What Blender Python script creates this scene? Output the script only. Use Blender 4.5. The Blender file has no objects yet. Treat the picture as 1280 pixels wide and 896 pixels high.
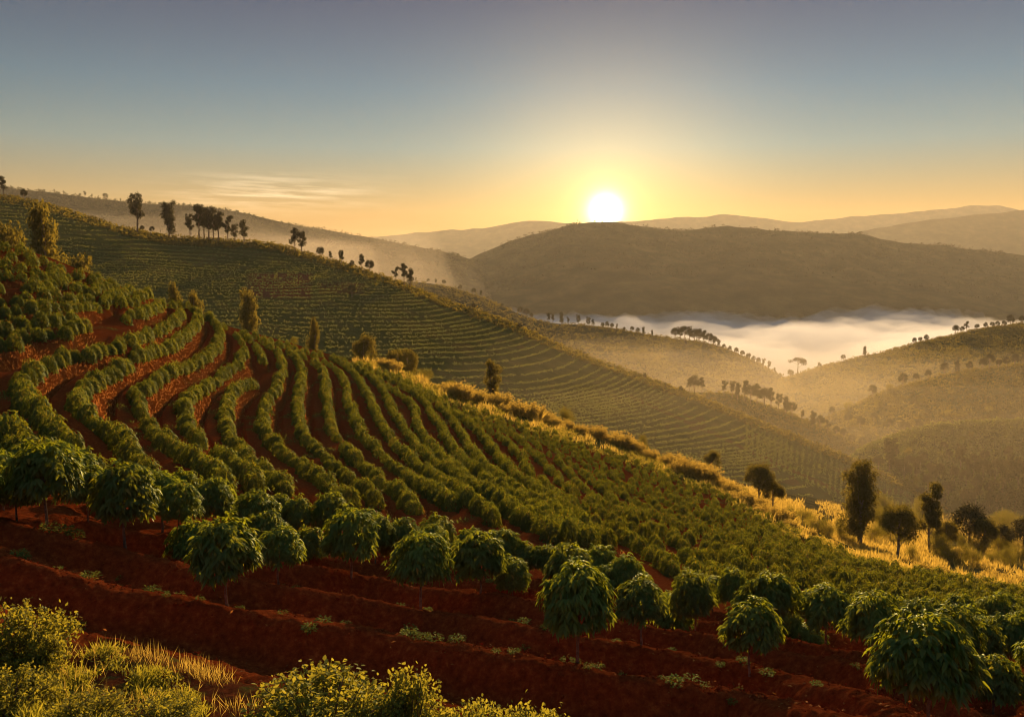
import bpy, math, random
import numpy as np
from mathutils import Vector, Matrix
from mathutils.kdtree import KDTree

random.seed(7)
R = np.random.default_rng(11)
SC = bpy.context.scene
COL = SC.collection

# ------------------------------------------------------------------ camera, sky, sun, exposure
F, HOR = 1108.0, 335.0
PITCH = math.atan((448 - HOR) / F)
cd = bpy.data.cameras.new('camera'); cam = bpy.data.objects.new('camera', cd); COL.objects.link(cam)
cd.sensor_width = 36; cd.lens = 36 * F / 1280; cd.clip_start = 0.1; cd.clip_end = 20000
cam.rotation_euler = (math.pi / 2 - PITCH, 0, 0)
SC.camera = cam

SUN_AZ, SUN_EL = math.radians(12), math.radians(11.5)
DISC = None  # filled below from the place of the sun in the sky
W_ = bpy.data.worlds.new('World'); SC.world = W_; W_.use_nodes = True
nt = W_.node_tree; nt.nodes.clear()
def ND(t, kind, **kw):
    n = t.nodes.new(kind)
    for k, v in kw.items(): setattr(n, k, v)
    return n
out = ND(nt, 'ShaderNodeOutputWorld'); bg = ND(nt, 'ShaderNodeBackground')
bg.inputs['Strength'].default_value = 0.05
sky = ND(nt, 'ShaderNodeTexSky', sky_type='NISHITA', sun_disc=False)
sky.sun_elevation = SUN_EL; sky.sun_rotation = SUN_AZ
sky.altitude = 1500; sky.air_density = 1.3; sky.dust_density = 0.0; sky.ozone_density = 3.0
def ray1(u, v):
    x = (u - 640) / F; y = -(v - 448) / F
    d = Vector((x, math.cos(PITCH) + y * math.sin(PITCH), -math.sin(PITCH) + y * math.cos(PITCH)))
    return d.normalized()
DISC = ray1(757, 264)
tc = ND(nt, 'ShaderNodeTexCoord')
dot = ND(nt, 'ShaderNodeVectorMath', operation='DOT_PRODUCT'); dot.inputs[1].default_value = DISC
nt.links.new(tc.outputs['Generated'], dot.inputs[0])
mx = ND(nt, 'ShaderNodeMath', operation='MAXIMUM'); mx.inputs[1].default_value = 0
nt.links.new(dot.outputs['Value'], mx.inputs[0])
def lobe(power, color):
    p = ND(nt, 'ShaderNodeMath', operation='POWER'); p.inputs[1].default_value = power
    nt.links.new(mx.outputs[0], p.inputs[0])
    m = ND(nt, 'ShaderNodeVectorMath', operation='SCALE'); m.inputs[0].default_value = color
    nt.links.new(p.outputs[0], m.inputs['Scale'])
    return m.outputs[0]
def vadd(a, b):
    m = ND(nt, 'ShaderNodeVectorMath', operation='ADD')
    nt.links.new(a, m.inputs[0]); nt.links.new(b, m.inputs[1]); return m.outputs[0]
tint = ND(nt, 'ShaderNodeVectorMath', operation='MULTIPLY')
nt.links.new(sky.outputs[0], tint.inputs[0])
sepz = ND(nt, 'ShaderNodeSeparateXYZ'); nt.links.new(tc.outputs['Generated'], sepz.inputs[0])
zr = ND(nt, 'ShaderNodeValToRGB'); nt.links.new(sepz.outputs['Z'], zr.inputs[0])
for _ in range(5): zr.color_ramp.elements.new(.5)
for e_, (p_, c_) in zip(zr.color_ramp.elements, [(0.0, (.58, .215, .033)), (.06, (.53, .22, .055)), (.13, (.26, .33, .30)), (.19, (.09, .265, .305)), (.28, (.0, .12, .20)), (.45, (.8, .72, .6)), (.8, (1.9, 1.6, 1.1))]): e_.position = p_; e_.color = (*c_, 1)  # overhead stops, out of view, are brightened as added fill light
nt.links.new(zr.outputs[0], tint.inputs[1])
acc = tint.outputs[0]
LOBES = [(80, (2.1, 1.5, 0.6)), (150, (2.6, 1.4, 0.25)), (1000, (4, 2.7, 1.0)), (5000, (12, 10, 6.5)), (14000, (40, 36, 28))]
for pw, c in LOBES: acc = vadd(acc, lobe(pw, c))
# thin streaks of cirrus low on the left
def mth(op, a, b=None):
    n = ND(nt, 'ShaderNodeMath', operation=op)
    for i_, x_ in enumerate((a, b)):
        if x_ is None: continue
        if isinstance(x_, (int, float)): n.inputs[i_].default_value = x_
        else: nt.links.new(x_, n.inputs[i_])
    return n.outputs[0]
ya = mth('MAXIMUM', sepz.outputs['Y'], .05); cx = mth('DIVIDE', sepz.outputs['X'], ya); cz = mth('DIVIDE', sepz.outputs['Z'], ya)
cmb = ND(nt, 'ShaderNodeCombineXYZ'); nt.links.new(mth('MULTIPLY', cx, 9), cmb.inputs[0]); nt.links.new(mth('ADD', mth('MULTIPLY', cz, 130), mth('MULTIPLY', cx, 6)), cmb.inputs[1])
cn = ND(nt, 'ShaderNodeTexNoise'); cn.inputs['Scale'].default_value = 1.0; cn.inputs['Detail'].default_value = 6; cn.inputs['Roughness'].default_value = .62
nt.links.new(cmb.outputs[0], cn.inputs['Vector'])
ga = mth('POWER', mth('DIVIDE', mth('ADD', cx, .275), .095), 2); gb = mth('POWER', mth('DIVIDE', mth('ADD', cz, -.083), .0165), 2)
gm = mth('EXPONENT', mth('MULTIPLY', mth('ADD', ga, gb), -1))
cm_ = mth('MULTIPLY', mth('MAXIMUM', mth('SUBTRACT', cn.outputs['Fac'], .44), 0), gm)
cs = ND(nt, 'ShaderNodeVectorMath', operation='SCALE'); cs.inputs[0].default_value = (22, 17, 11); nt.links.new(cm_, cs.inputs['Scale'])
acc = vadd(acc, cs.outputs[0])
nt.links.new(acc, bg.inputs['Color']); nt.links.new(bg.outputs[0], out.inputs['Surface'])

sl = bpy.data.lights.new('sun', 'SUN'); sun = bpy.data.objects.new('sun', sl); COL.objects.link(sun)
sl.energy = 5.0; sl.angle = math.radians(0.6); sl.color = (1.0, 0.63, 0.28)
SDIR = Vector((math.sin(SUN_AZ) * math.cos(SUN_EL), math.cos(SUN_AZ) * math.cos(SUN_EL), math.sin(SUN_EL)))
sun.rotation_euler = SDIR.to_track_quat('Z', 'Y').to_euler()

SC.view_settings.view_transform = 'Standard'; SC.view_settings.look = 'None'
SC.view_settings.gamma = 1.0; SC.view_settings.use_curve_mapping = False
SC.view_settings.exposure = 1.55
SC.render.engine = 'CYCLES'
cy = SC.cycles
cy.use_denoising = True
try: cy.denoiser = 'OPENIMAGEDENOISE'; cy.denoising_input_passes = 'RGB_ALBEDO_NORMAL'
except Exception: pass
cy.max_bounces = 6; cy.diffuse_bounces = 3; cy.glossy_bounces = 2; cy.transmission_bounces = 4
cy.volume_bounces = 4; cy.transparent_max_bounces = 6; cy.caustics_reflective = False; cy.caustics_refractive = False
cy.use_adaptive_sampling = False; cy.pixel_filter_type = 'BLACKMAN_HARRIS'; cy.filter_width = 1.05

# ------------------------------------------------------------------ numeric helpers
def ray(u, v):
    u = np.asarray(u, float); v = np.asarray(v, float)
    x = (u - 640) / F; y = -(v - 448) / F
    return np.stack([x + 0 * y, math.cos(PITCH) + y * math.sin(PITCH) + 0 * x, -math.sin(PITCH) + y * math.cos(PITCH) + 0 * x], -1)
def hash2(ix, iy, seed):
    h = np.sin(ix * 127.1 + iy * 311.7 + seed * 74.7) * 43758.5453
    return h - np.floor(h)
def vnoise(x, y, seed=0):
    ix = np.floor(x); iy = np.floor(y); fx = x - ix; fy = y - iy
    fx = fx * fx * (3 - 2 * fx); fy = fy * fy * (3 - 2 * fy)
    a = hash2(ix, iy, seed); b = hash2(ix + 1, iy, seed); c = hash2(ix, iy + 1, seed); d = hash2(ix + 1, iy + 1, seed)
    return (a + (b - a) * fx + (c - a) * fy + (a - b - c + d) * fx * fy) * 2 - 1
def fbm(x, y, seed=0, octv=4):
    s = 0; a = 1.0; t = 0
    for o in range(octv):
        s = s + a * vnoise(x * 2 ** o, y * 2 ** o, seed + o * 13); t += a; a *= 0.5
    return s / t
def smooth(a, b, x):
    t = np.clip((x - a) / (b - a), 0, 1); return t * t * (3 - 2 * t)
def nrm(a): return a / (np.linalg.norm(a, axis=-1, keepdims=True) + 1e-12)
def pw(pts, col, u):
    p = np.array(pts, float); return np.interp(u, p[:, 0], p[:, col])
def catmull(pts, n=24):
    p = np.array(pts, float); m = len(p)
    q = np.vstack([2 * p[0] - p[1], p, 2 * p[-1] - p[-2]]); o = []
    for i in range(1, m):
        t = np.linspace(0, 1, n, endpoint=False)[:, None]
        a, b, c, d = q[i - 1], q[i], q[i + 1], q[i + 2]
        o.append(0.5 * (2 * b + (c - a) * t + (2 * a - 5 * b + 4 * c - d) * t ** 2 + (3 * b - a - 3 * c + d) * t ** 3))
    o.append(p[-1:]); return np.vstack(o)
def smooth_curve(pts, u):
    """monotone sampling in u of a smooth curve through pts (u, v, d)"""
    c = catmull(pts, 16); o = np.argsort(c[:, 0], kind='stable'); c = c[o]
    return np.interp(u, c[:, 0], c[:, 1]), np.interp(u, c[:, 0], c[:, 2])

# ------------------------------------------------------------------ mesh helpers
def np_mesh(name, V, quads=None, tris=None, smooth_shade=True, attrs=None):
    me = bpy.data.meshes.new(name)
    V = np.asarray(V, np.float32); me.vertices.add(len(V)); me.vertices.foreach_set('co', V.ravel())
    idx = []; st = []; tot = 0
    if quads is not None and len(quads):
        q = np.asarray(quads, np.int32); idx.append(q.ravel()); st.append(np.arange(len(q), dtype=np.int32) * 4); tot = q.size
    if tris is not None and len(tris):
        t = np.asarray(tris, np.int32); idx.append(t.ravel()); st.append(tot + np.arange(len(t), dtype=np.int32) * 3)
    idx = np.concatenate(idx); st = np.concatenate(st)
    me.loops.add(len(idx)); me.loops.foreach_set('vertex_index', idx)
    me.polygons.add(len(st)); me.polygons.foreach_set('loop_start', st)
    me.update(calc_edges=True); me.validate()
    if smooth_shade: me.polygons.foreach_set('use_smooth', np.ones(len(me.polygons), bool))
    for k, a in (attrs or {}).items():
        at = me.attributes.new(k, 'FLOAT', 'POINT'); at.data.foreach_set('value', np.asarray(a, np.float32))
    return me
def obj(name, me, mat=None, parent=None, loc=None):
    o = bpy.data.objects.new(name, me); COL.objects.link(o)
    if mat is not None and me is not None and len(me.materials) == 0: me.materials.append(mat)
    if parent is not None: o.parent = parent
    if loc is not None: o.location = loc
    return o
def tag(o, label=None, cat=None, group=None, kind=None):
    if label: o['label'] = label
    if cat: o['category'] = cat
    if group: o['group'] = group
    if kind: o['kind'] = kind
    return o
def empty(name, loc, rz=0, s=1.0, label=None, cat=None, group=None):
    o = bpy.data.objects.new(name, None); COL.objects.link(o); o.empty_display_size = 0.1
    o.location = loc; o.rotation_euler = (0, 0, rz); o.scale = (s, s, s)
    return tag(o, label, cat, group)
def grid_quads(nr, nc, off=0):
    i = np.arange(nr - 1)[:, None]; j = np.arange(nc - 1)[None]
    a = i * nc + j
    return (np.stack([a, a + 1, a + nc + 1, a + nc], -1).reshape(-1, 4) + off)
def tube(pts, rad, sides=7):
    pts = np.asarray(pts, float); n = len(pts); rad = np.asarray(rad, float)
    t = nrm(np.gradient(pts, axis=0)); ref = np.array([1.0, 0.13, 0.0])
    a = nrm(np.cross(t, ref)); b = np.cross(t, a)
    an = np.linspace(0, 2 * np.pi, sides, endpoint=False)
    V = pts[:, None] + rad[:, None, None] * (a[:, None] * np.cos(an)[None, :, None] + b[:, None] * np.sin(an)[None, :, None])
    V = V.reshape(-1, 3)
    i = np.arange(n - 1)[:, None]; j = np.arange(sides)[None]; k = (j + 1) % sides
    q = np.stack([i * sides + j, i * sides + k, (i + 1) * sides + k, (i + 1) * sides + j], -1).reshape(-1, 4)
    return V, q
class Acc:
    def __init__(s): s.V = []; s.Q = []; s.T = []; s.A = []; s.n = 0
    def add(s, V, Q=None, T=None, a=None):
        V = np.asarray(V, float)
        s.V.append(V)
        if Q is not None and len(Q): s.Q.append(np.asarray(Q) + s.n)
        if T is not None and len(T): s.T.append(np.asarray(T) + s.n)
        s.A.append(np.zeros(len(V)) if a is None else np.asarray(a, float)); s.n += len(V)
    def mesh(s, name, sm=True):
        return np_mesh(name, np.vstack(s.V), np.vstack(s.Q) if s.Q else None, np.vstack(s.T) if s.T else None, sm, {'tint': np.concatenate(s.A)})
def leaf_quads(P, D, N, L, Wd, droop=0.0, tint=None):
    """one four-cornered leaf each: base, side, tip, side"""
    P = np.asarray(P, float); n = len(P); D = nrm(D); S = nrm(np.cross(D, N)); N2 = np.cross(S, D)
    L = np.broadcast_to(np.asarray(L, float), (n,))[:, None]; Wd = np.broadcast_to(np.asarray(Wd, float), (n,))[:, None]
    mid = P + D * L * 0.5 + N2 * Wd * 0.12
    tip = P + D * L; tip[:, 2] -= (droop * L)[:, 0]
    V = np.stack([P, mid + S * Wd * 0.5, tip, mid - S * Wd * 0.5], 1).reshape(-1, 3)
    Q = np.arange(4 * n).reshape(n, 4)
    t = R.random(n) if tint is None else tint
    return V, Q, np.repeat(t, 4)
def big_leaves(P, D, N, L, Wd, droop, tint=None):
    """curved, folded leaf with midrib: 8 vertices, 4 triangles and 2 quads"""
    P = np.asarray(P, float); n = len(P); D = nrm(D); S = nrm(np.cross(D, N)); U = np.cross(S, D)
    L = np.broadcast_to(np.asarray(L, float), (n,))[:, None]; Wd = np.broadcast_to(np.asarray(Wd, float), (n,))[:, None]
    dr = np.broadcast_to(np.asarray(droop, float), (n,))[:, None] * np.array([[0, 0, -1.0]])
    def at(s): return P + L * (D * s + dr * s * s)
    m = [at(s) for s in (0, 0.34, 0.7, 1.0)]
    k = U * Wd * 0.16
    V = np.stack([m[0], m[1], m[2], m[3], m[1] + S * Wd * .5 + k, m[2] + S * Wd * .36 + k, m[1] - S * Wd * .5 + k, m[2] - S * Wd * .36 + k], 1).reshape(-1, 3)
    b = (np.arange(n) * 8)[:, None]
    T = np.vstack([b + np.array([[0, 4, 1]]), b + np.array([[0, 1, 6]]), b + np.array([[2, 5, 3]]), b + np.array([[2, 3, 7]])])
    Q = np.vstack([b + np.array([[1, 4, 5, 2]]), b + np.array([[1, 2, 7, 6]])])
    t = R.random(n) if tint is None else tint
    return V, Q, T, np.repeat(t, 8)

# ------------------------------------------------------------------ materials
def new_mat(name):
    m = bpy.data.materials.new(name); m.use_nodes = True; m.node_tree.nodes.clear()
    return m, m.node_tree
def ramp(t, fac, stops):
    r = ND(t, 'ShaderNodeValToRGB'); e = r.color_ramp.elements
    while len(e) < len(stops): e.new(0.5)
    for x, (p, c) in zip(e, stops): x.position = p; x.color = (*c, 1)
    t.links.new(fac, r.inputs[0]); return r.outputs[0]
def noise(t, scale, detail=4, rough=0.6, coord=None):
    n = ND(t, 'ShaderNodeTexNoise'); n.inputs['Scale'].default_value = scale; n.inputs['Detail'].default_value = detail
    n.inputs['Roughness'].default_value = rough
    if coord is None:
        g = ND(t, 'ShaderNodeNewGeometry'); coord = g.outputs['Position']
    t.links.new(coord, n.inputs['Vector']); return n.outputs['Fac']
def mixc(t, fac, a, b):
    m = ND(t, 'ShaderNodeMix', data_type='RGBA')
    if isinstance(fac, (int, float)): m.inputs[0].default_value = fac
    else: t.links.new(fac, m.inputs[0])
    for s, x in ((m.inputs[6], a), (m.inputs[7], b)):
        if isinstance(x, tuple): s.default_value = (*x, 1)
        else: t.links.new(x, s)
    return m.outputs[2]
def attr(t, name):
    a = ND(t, 'ShaderNodeAttribute', attribute_name=name); return a.outputs['Fac']
def leaf_mat(name, stops, trans, tf=0.35, rough=0.5, spec=0.4, scale=None):
    m, t = new_mat(name)
    o = ND(t, 'ShaderNodeOutputMaterial'); p = ND(t, 'ShaderNodeBsdfDiffuse'); gl = ND(t, 'ShaderNodeBsdfGlossy'); mg = ND(t, 'ShaderNodeMixShader'); tr = ND(t, 'ShaderNodeBsdfTranslucent'); mx = ND(t, 'ShaderNodeMixShader')
    c = ramp(t, attr(t, 'tint'), stops)
    oi = ND(t, 'ShaderNodeObjectInfo')
    hs = ND(t, 'ShaderNodeHueSaturation')
    mr = ND(t, 'ShaderNodeMapRange'); mr.inputs[3].default_value = 0.75; mr.inputs[4].default_value = 1.25
    t.links.new(oi.outputs['Random'], mr.inputs[0]); t.links.new(mr.outputs[0], hs.inputs['Value']); t.links.new(c, hs.inputs['Color'])
    t.links.new(hs.outputs[0], p.inputs['Color']); gl.inputs['Roughness'].default_value = rough; gl.inputs['Color'].default_value = (.8, .9, .7, 1)
    mg.inputs[0].default_value = spec * .3
    tc2 = mixc(t, 0.5, hs.outputs[0], trans)
    t.links.new(tc2, tr.inputs['Color'])
    mx.inputs[0].default_value = tf
    t.links.new(p.outputs[0], mg.inputs[1]); t.links.new(gl.outputs[0], mg.inputs[2]); t.links.new(mg.outputs[0], mx.inputs[1]); t.links.new(tr.outputs[0], mx.inputs[2]); t.links.new(mx.outputs[0], o.inputs['Surface'])
    return m
def ground_mat(name, colf, bump_scale=2.0, bump=0.4, dist=0.1, rough=0.95):
    m, t = new_mat(name)
    o = ND(t, 'ShaderNodeOutputMaterial'); p = ND(t, 'ShaderNodeBsdfDiffuse'); p.inputs['Roughness'].default_value = rough
    t.links.new(colf(t), p.inputs['Color'])
    b = ND(t, 'ShaderNodeBump'); b.inputs['Strength'].default_value = bump; b.inputs['Distance'].default_value = dist
    t.links.new(noise(t, bump_scale, 8, 0.7), b.inputs['Height']); t.links.new(b.outputs[0], p.inputs['Normal'])
    t.links.new(p.outputs[0], o.inputs['Surface']); return m

M = {}
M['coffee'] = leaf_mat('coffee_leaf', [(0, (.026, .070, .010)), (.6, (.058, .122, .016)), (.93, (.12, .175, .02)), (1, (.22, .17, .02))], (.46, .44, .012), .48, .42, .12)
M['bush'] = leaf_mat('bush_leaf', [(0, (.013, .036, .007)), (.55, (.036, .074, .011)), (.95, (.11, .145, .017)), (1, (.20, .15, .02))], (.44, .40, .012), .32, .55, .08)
M['gum'] = leaf_mat('gum_leaf', [(0, (.018, .020, .009)), (.6, (.034, .034, .013)), (1, (.06, .052, .018))], (.16, .11, .02), .18, .7, .1)
M['tree'] = leaf_mat('tree_leaf', [(0, (.025, .030, .010)), (.6, (.052, .052, .014)), (1, (.11, .085, .02))], (.48, .36, .035), .34, .7, .05)
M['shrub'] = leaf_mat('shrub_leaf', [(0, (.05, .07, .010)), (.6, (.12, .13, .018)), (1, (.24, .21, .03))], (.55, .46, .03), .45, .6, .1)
M['olive'] = leaf_mat('olive_leaf', [(0, (.035, .045, .010)), (.6, (.08, .085, .016)), (1, (.16, .14, .024))], (.50, .38, .035), .42, .6, .05)
M['gold'] = leaf_mat('golden_grass', [(0, (.10, .085, .018)), (.6, (.18, .145, .028)), (1, (.30, .23, .05))], (.72, .48, .085), .52, .7, .05)
M['dry'] = leaf_mat('dry_grass', [(0, (.10, .030, .008)), (.6, (.20, .066, .017)), (1, (.30, .12, .03))], (.45, .17, .03), .45, .8, .1)
M['crop'] = leaf_mat('crop_leaf', [(0, (.038, .062, .011)), (.6, (.074, .102, .018)), (1, (.14, .14, .026))], (.36, .32, .035), .3, .7, .2)
M['weed'] = leaf_mat('weed_leaf', [(0, (.04, .075, .012)), (.6, (.08, .115, .018)), (1, (.17, .165, .028))], (.28, .28, .03), .32, .6, .06)
M['bark'] = ground_mat('bark', lambda t: ramp(t, noise(t, 9, 5), [(.3, (.07, .045, .03)), (.7, (.22, .15, .10))]), 30, .5, .02)
M['pale_bark'] = ground_mat('pale_bark', lambda t: ramp(t, noise(t, 2, 5), [(.3, (.10, .075, .05)), (.7, (.28, .21, .15))]), 6, .5, .05)

def soil_col(t):
    n1 = noise(t, 0.35, 5, .6); n2 = noise(t, 6.0, 6, .7)
    base = ramp(t, n2, [(.25, (.080, .014, .0042)), (.55, (.21, .042, .0105)), (.8, (.36, .105, .027))])
    bank = ramp(t, n2, [(.25, (.13, .034, .008)), (.6, (.25, .072, .016)), (.85, (.34, .12, .03))])
    gr = ramp(t, n2, [(.3, (.04, .05, .011)), (.7, (.10, .085, .02))])
    c = mixc(t, attr(t, 'bank'), base, bank)
    return mixc(t, attr(t, 'grass'), c, gr)
M['soil'] = ground_mat('red_soil', soil_col, 5.0, .9, .12)
def slope_col(a, b, c, sc):
    def f(t):
        return mixc(t, attr(t, 'soil'), ramp(t, noise(t, sc, 8, .7), [(.3, a), (.5, b), (.72, c)]), (.14, .05, .028))
    return f
M['valley'] = ground_mat('golden_ground', slope_col((.06, .055, .018), (.16, .115, .035), (.26, .18, .06), .25), 2.0, .8, .4)
M['slope'] = ground_mat('terraced_slope', slope_col((.052, .060, .017), (.082, .084, .025), (.13, .10, .035), .06), .5, .6, .8)
M['dry_slope'] = ground_mat('dry_slope', slope_col((.022, .023, .010), (.040, .037, .014), (.075, .06, .02), .035), .3, .8, 1.5)
M['meadow'] = ground_mat('meadow_slope', slope_col((.028, .038, .011), (.054, .063, .019), (.105, .095, .03), .05), .4, .8, 1.2)
M['wood_slope'] = ground_mat('wooded_slope', slope_col((.012, .015, .009), (.040, .040, .019), (.095, .08, .034), .011), .12, 1.0, 5.0)

# ------------------------------------------------------------------ near hillside: base shape
CREST = [(-160, 262), (-60, 286), (0, 306), (50, 318), (100, 338), (160, 362), (215, 383), (260, 399), (300, 412), (350, 425), (400, 440), (450, 452), (500, 464), (560, 487), (600, 500), (640, 512), (700, 530), (760, 548), (800, 562), (860, 585), (900, 600), (950, 632), (1000, 658), (1060, 685), (1100, 698), (1160, 712), (1220, 722), (1280, 730), (1440, 752)]
_cc = catmull(CREST, 12)
_cc = np.vstack([[-700, 135], _cc, [1900, 800]])
def crest(u): return np.interp(u, _cc[:, 0], _cc[:, 1])
CP = np.array([(-120,270,100),(-120,560,40),(-120,760,15),(0,670,24),(0,760,17.5),(0,896,13),(285,780,20.5),(285,896,15),(285,690,29),(640,880,17.5),(640,760,26),(640,700,36),(640,660,55),(720,850,19.2),(940,855,20.5),(940,900,18),(940,790,28),(940,745,42),(1155,925,15.3),(1240,885,19.5),(1240,815,29),(1240,775,45),(1240,745,75),(1280,732,110),(1090,850,21.5),(1090,770,40),(1090,735,68),(1100,698,125),(410,700,33),(410,665,44),(400,610,64),(20,615,31),(0,560,44),(100,580,42),(320,610,56),(250,600,50),(150,560,56),(150,450,76),(40,450,68),(40,400,77),(0,308,104),(100,340,108),(215,385,114),(300,412,125),(400,440,140),(480,466,152),(480,540,98),(560,487,165),(640,512,174),(640,600,86),(640,560,115),(760,548,184),(760,640,88),(760,700,48),(860,585,182),(900,680,86),(950,632,160),(1060,685,140),(1180,716,122),(350,500,100),(300,520,88),(500,620,70),(1400,745,110),(1400,830,29),(1400,930,16),(0,1000,10),(640,1000,13),(1280,1000,13)], float)
CP = np.vstack([CP] + [[(u, v + dv, d) for v, d in q] for u, dv, q in ((-450, -40, ((230, 110), (560, 44), (760, 16), (1000, 10))), (1750, 25, ((760, 105), (845, 30), (935, 17), (1000, 14))))])
def _fit():
    X = CP[:, :2] / 200; n = len(X); r = np.linalg.norm(X[:, None] - X[None], axis=-1)
    K = np.where(r > 0, r * r * np.log(r + 1e-9), 0) + 2e-3 * np.eye(n); P = np.c_[np.ones(n), X]
    return np.linalg.solve(np.block([[K, P], [P.T, np.zeros((3, 3))]]), np.r_[np.log(CP[:, 2]), 0, 0, 0])
_W = _fit()
def depth(u, v):
    u = np.asarray(u, float); v = np.asarray(v, float) + 0 * u; u = u + 0 * v
    q = np.stack([u.ravel(), v.ravel()], -1) / 200; X = CP[:, :2] / 200; n = len(X); o = np.empty(len(q))
    for i in range(0, len(q), 20000):
        r = np.linalg.norm(q[i:i + 20000, None] - X[None], axis=-1)
        o[i:i + 20000] = np.where(r > 0, r * r * np.log(r + 1e-9), 0) @ _W[:n] + _W[n] + q[i:i + 20000] @ _W[n + 1:]
    return np.exp(o).reshape(u.shape)
def near(u, v):
    v = np.maximum(v, crest(u))
    return ray(u, v) * depth(u, v)[..., None]

# rows of the plantation, drawn as curves on the hillside (crown line of each hedge), downhill on their left
def off(pts): return pts
ROWS = []   # (kind, polyline in picture, bank height)
def addrow(kind, pts, h): ROWS.append((kind, pts, h))
Trows = [[(-40,446),(0,440),(15,437),(32,428),(50,425),(75,422),(95,415),(113,412)],
 [(-40,424),(0,420),(25,415),(50,409),(75,405),(92,402)],
 [(-40,404),(0,400),(25,395),(55,391),(80,390),(105,388),(118,385)],
 [(-40,386),(0,383),(25,380),(50,377),(75,377),(100,378),(115,376)],
 [(-40,368),(0,366),(25,366),(50,362),(80,362),(108,366)],
 [(-40,348),(0,350),(30,352),(60,353),(85,352),(100,358)],
 [(-40,330),(0,335),(30,340),(55,345),(85,350)],
 [(-40,314),(0,321),(30,329),(60,338),(95,348)],
 [(-30,300),(0,311),(30,319),(60,331),(92,343),(118,353)],
 [(100,345),(123,352),(142,360)], [(108,368),(125,363),(144,360)],
 [(126,382),(148,373),(165,366)], [(146,384),(165,381),(180,374),(184,368)],
 [(160,400),(180,396),(197,388),(202,380)]]
for t in Trows: addrow('terrace', t[::-1], 1.0)
Srows = [
 [(205,380),(218,386),(226,395),(218,407),(200,415),(185,425),(165,433),(140,441),(100,451),(62,462),(38,478),(26,492),(32,510),(46,526),(60,542),(75,558),(92,570),(110,582),(128,592)],
 [(220,381),(240,389),(247,402),(240,415),(232,424),(215,438),(195,445),(170,452),(150,465),(132,476),(113,488),(100,505),(102,520),(115,535),(130,550),(150,565),(165,580),(178,595),(195,605)],
 [(240,389),(257,397),(267,407),(275,420),(270,438),(258,450),(245,460),(220,468),(200,478),(183,490),(171,505),(173,522),(185,540),(200,553),(215,567),(230,580),(245,590),(262,602),(280,612)],
 [(262,402),(283,413),(296,424),(305,440),(297,460),(280,472),(265,485),(257,488),(240,500),(230,520),(235,540),(247,555),(265,570),(278,580),(292,592),(305,603),(325,618)],
 [(317,482),(302,488),(287,500),(282,520),(281,540),(288,555),(300,572),(315,587),(332,600),(347,612),(365,625)],
 [(313,418),(335,435),(350,450),(350,470),(345,492),(335,505),(330,520),(330,540),(340,560),(355,575),(370,585),(387,600),(405,612),(420,624),(440,640)],
 [(338,426),(360,440),(372,455),(377,475),(373,495),(372,515),(375,535),(382,552),(400,570),(415,585),(432,600),(452,615),(475,632)],
 [(358,432),(380,447),(400,462),(407,480),(407,500),(409,520),(415,542),(430,562),(445,580),(462,595),(480,610),(497,620),(522,640)],
 [(375,437),(407,455),(425,470),(432,485),(435,505),(442,525),(452,545),(467,562),(485,580),(505,597),(530,612),(560,634)],
 [(395,441),(425,455),(447,475),(457,492),(467,512),(477,535),(490,555),(507,572),(530,592),(550,605),(580,625),(615,650)],
 [(412,446),(445,462),(470,480),(482,497),(492,520),(507,540),(522,562),(542,580),(565,597),(590,612),(625,635),(665,662)],
 [(424,450),(460,470),(495,492),(515,510),(520,527),(527,545),(540,562),(555,577),(572,592),(597,612),(640,640),(690,674)],
 [(440,454),(490,478),(525,500),(540,522),(550,535),(555,547),(567,565),(580,580),(602,597),(630,617),(665,642),(715,678)],
 [(456,458),(510,485),(545,507),(560,522),(572,537),(582,555),(595,572),(612,590),(640,612),(680,640),(740,684)],
 [(470,462),(530,492),(570,520),(590,535),(605,550),(617,567),(632,585),(655,605),(690,632),(760,682)]]
for k, t in enumerate(Srows): addrow('curve', t, 1.05 if k < 6 else 0.75)
addrow('curve', [(297,412),(315,430),(325,445),(328,458)], 0.8)
Ridges = [
 [(-60,690),(0,713),(72,738),(144,758),(216,768),(259,778),(313,785),(370,797),(460,811),(516,821),(605,835),(695,857),(760,866),(820,873),(892,884),(946,898),(1050,925),(1200,960)],
 [(-60,650),(0,666),(90,690),(144,702),(201,718),(251,731),(305,741),(370,752),(462,766),(523,778),(587,788),(641,797),(700,810),(760,821),(820,831),(892,845),(964,861),(1071,893),(1180,920)],
 [(40,656),(83,664),(126,671),(180,682),(216,688),(280,702),(345,716),(444,731),(516,748),(587,756),(660,767),(684,773),(760,786),(834,801),(892,809),(982,831),(1036,840),(1093,858),(1150,884),(1250,915)],
 [(230,672),(300,688),(361,702),(462,716),(550,730),(613,742),(684,756),(760,768),(841,782),(892,789),(978,810),(1043,824),(1120,845),(1200,868),(1290,892)],
 [(330,682),(400,692),(500,706),(600,722),(640,729),(700,741),(800,762),(900,780),(1000,798),(1100,820),(1200,845),(1290,862)]]
for t in Ridges: addrow('ridge', t[::-1], 0.95)

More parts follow.
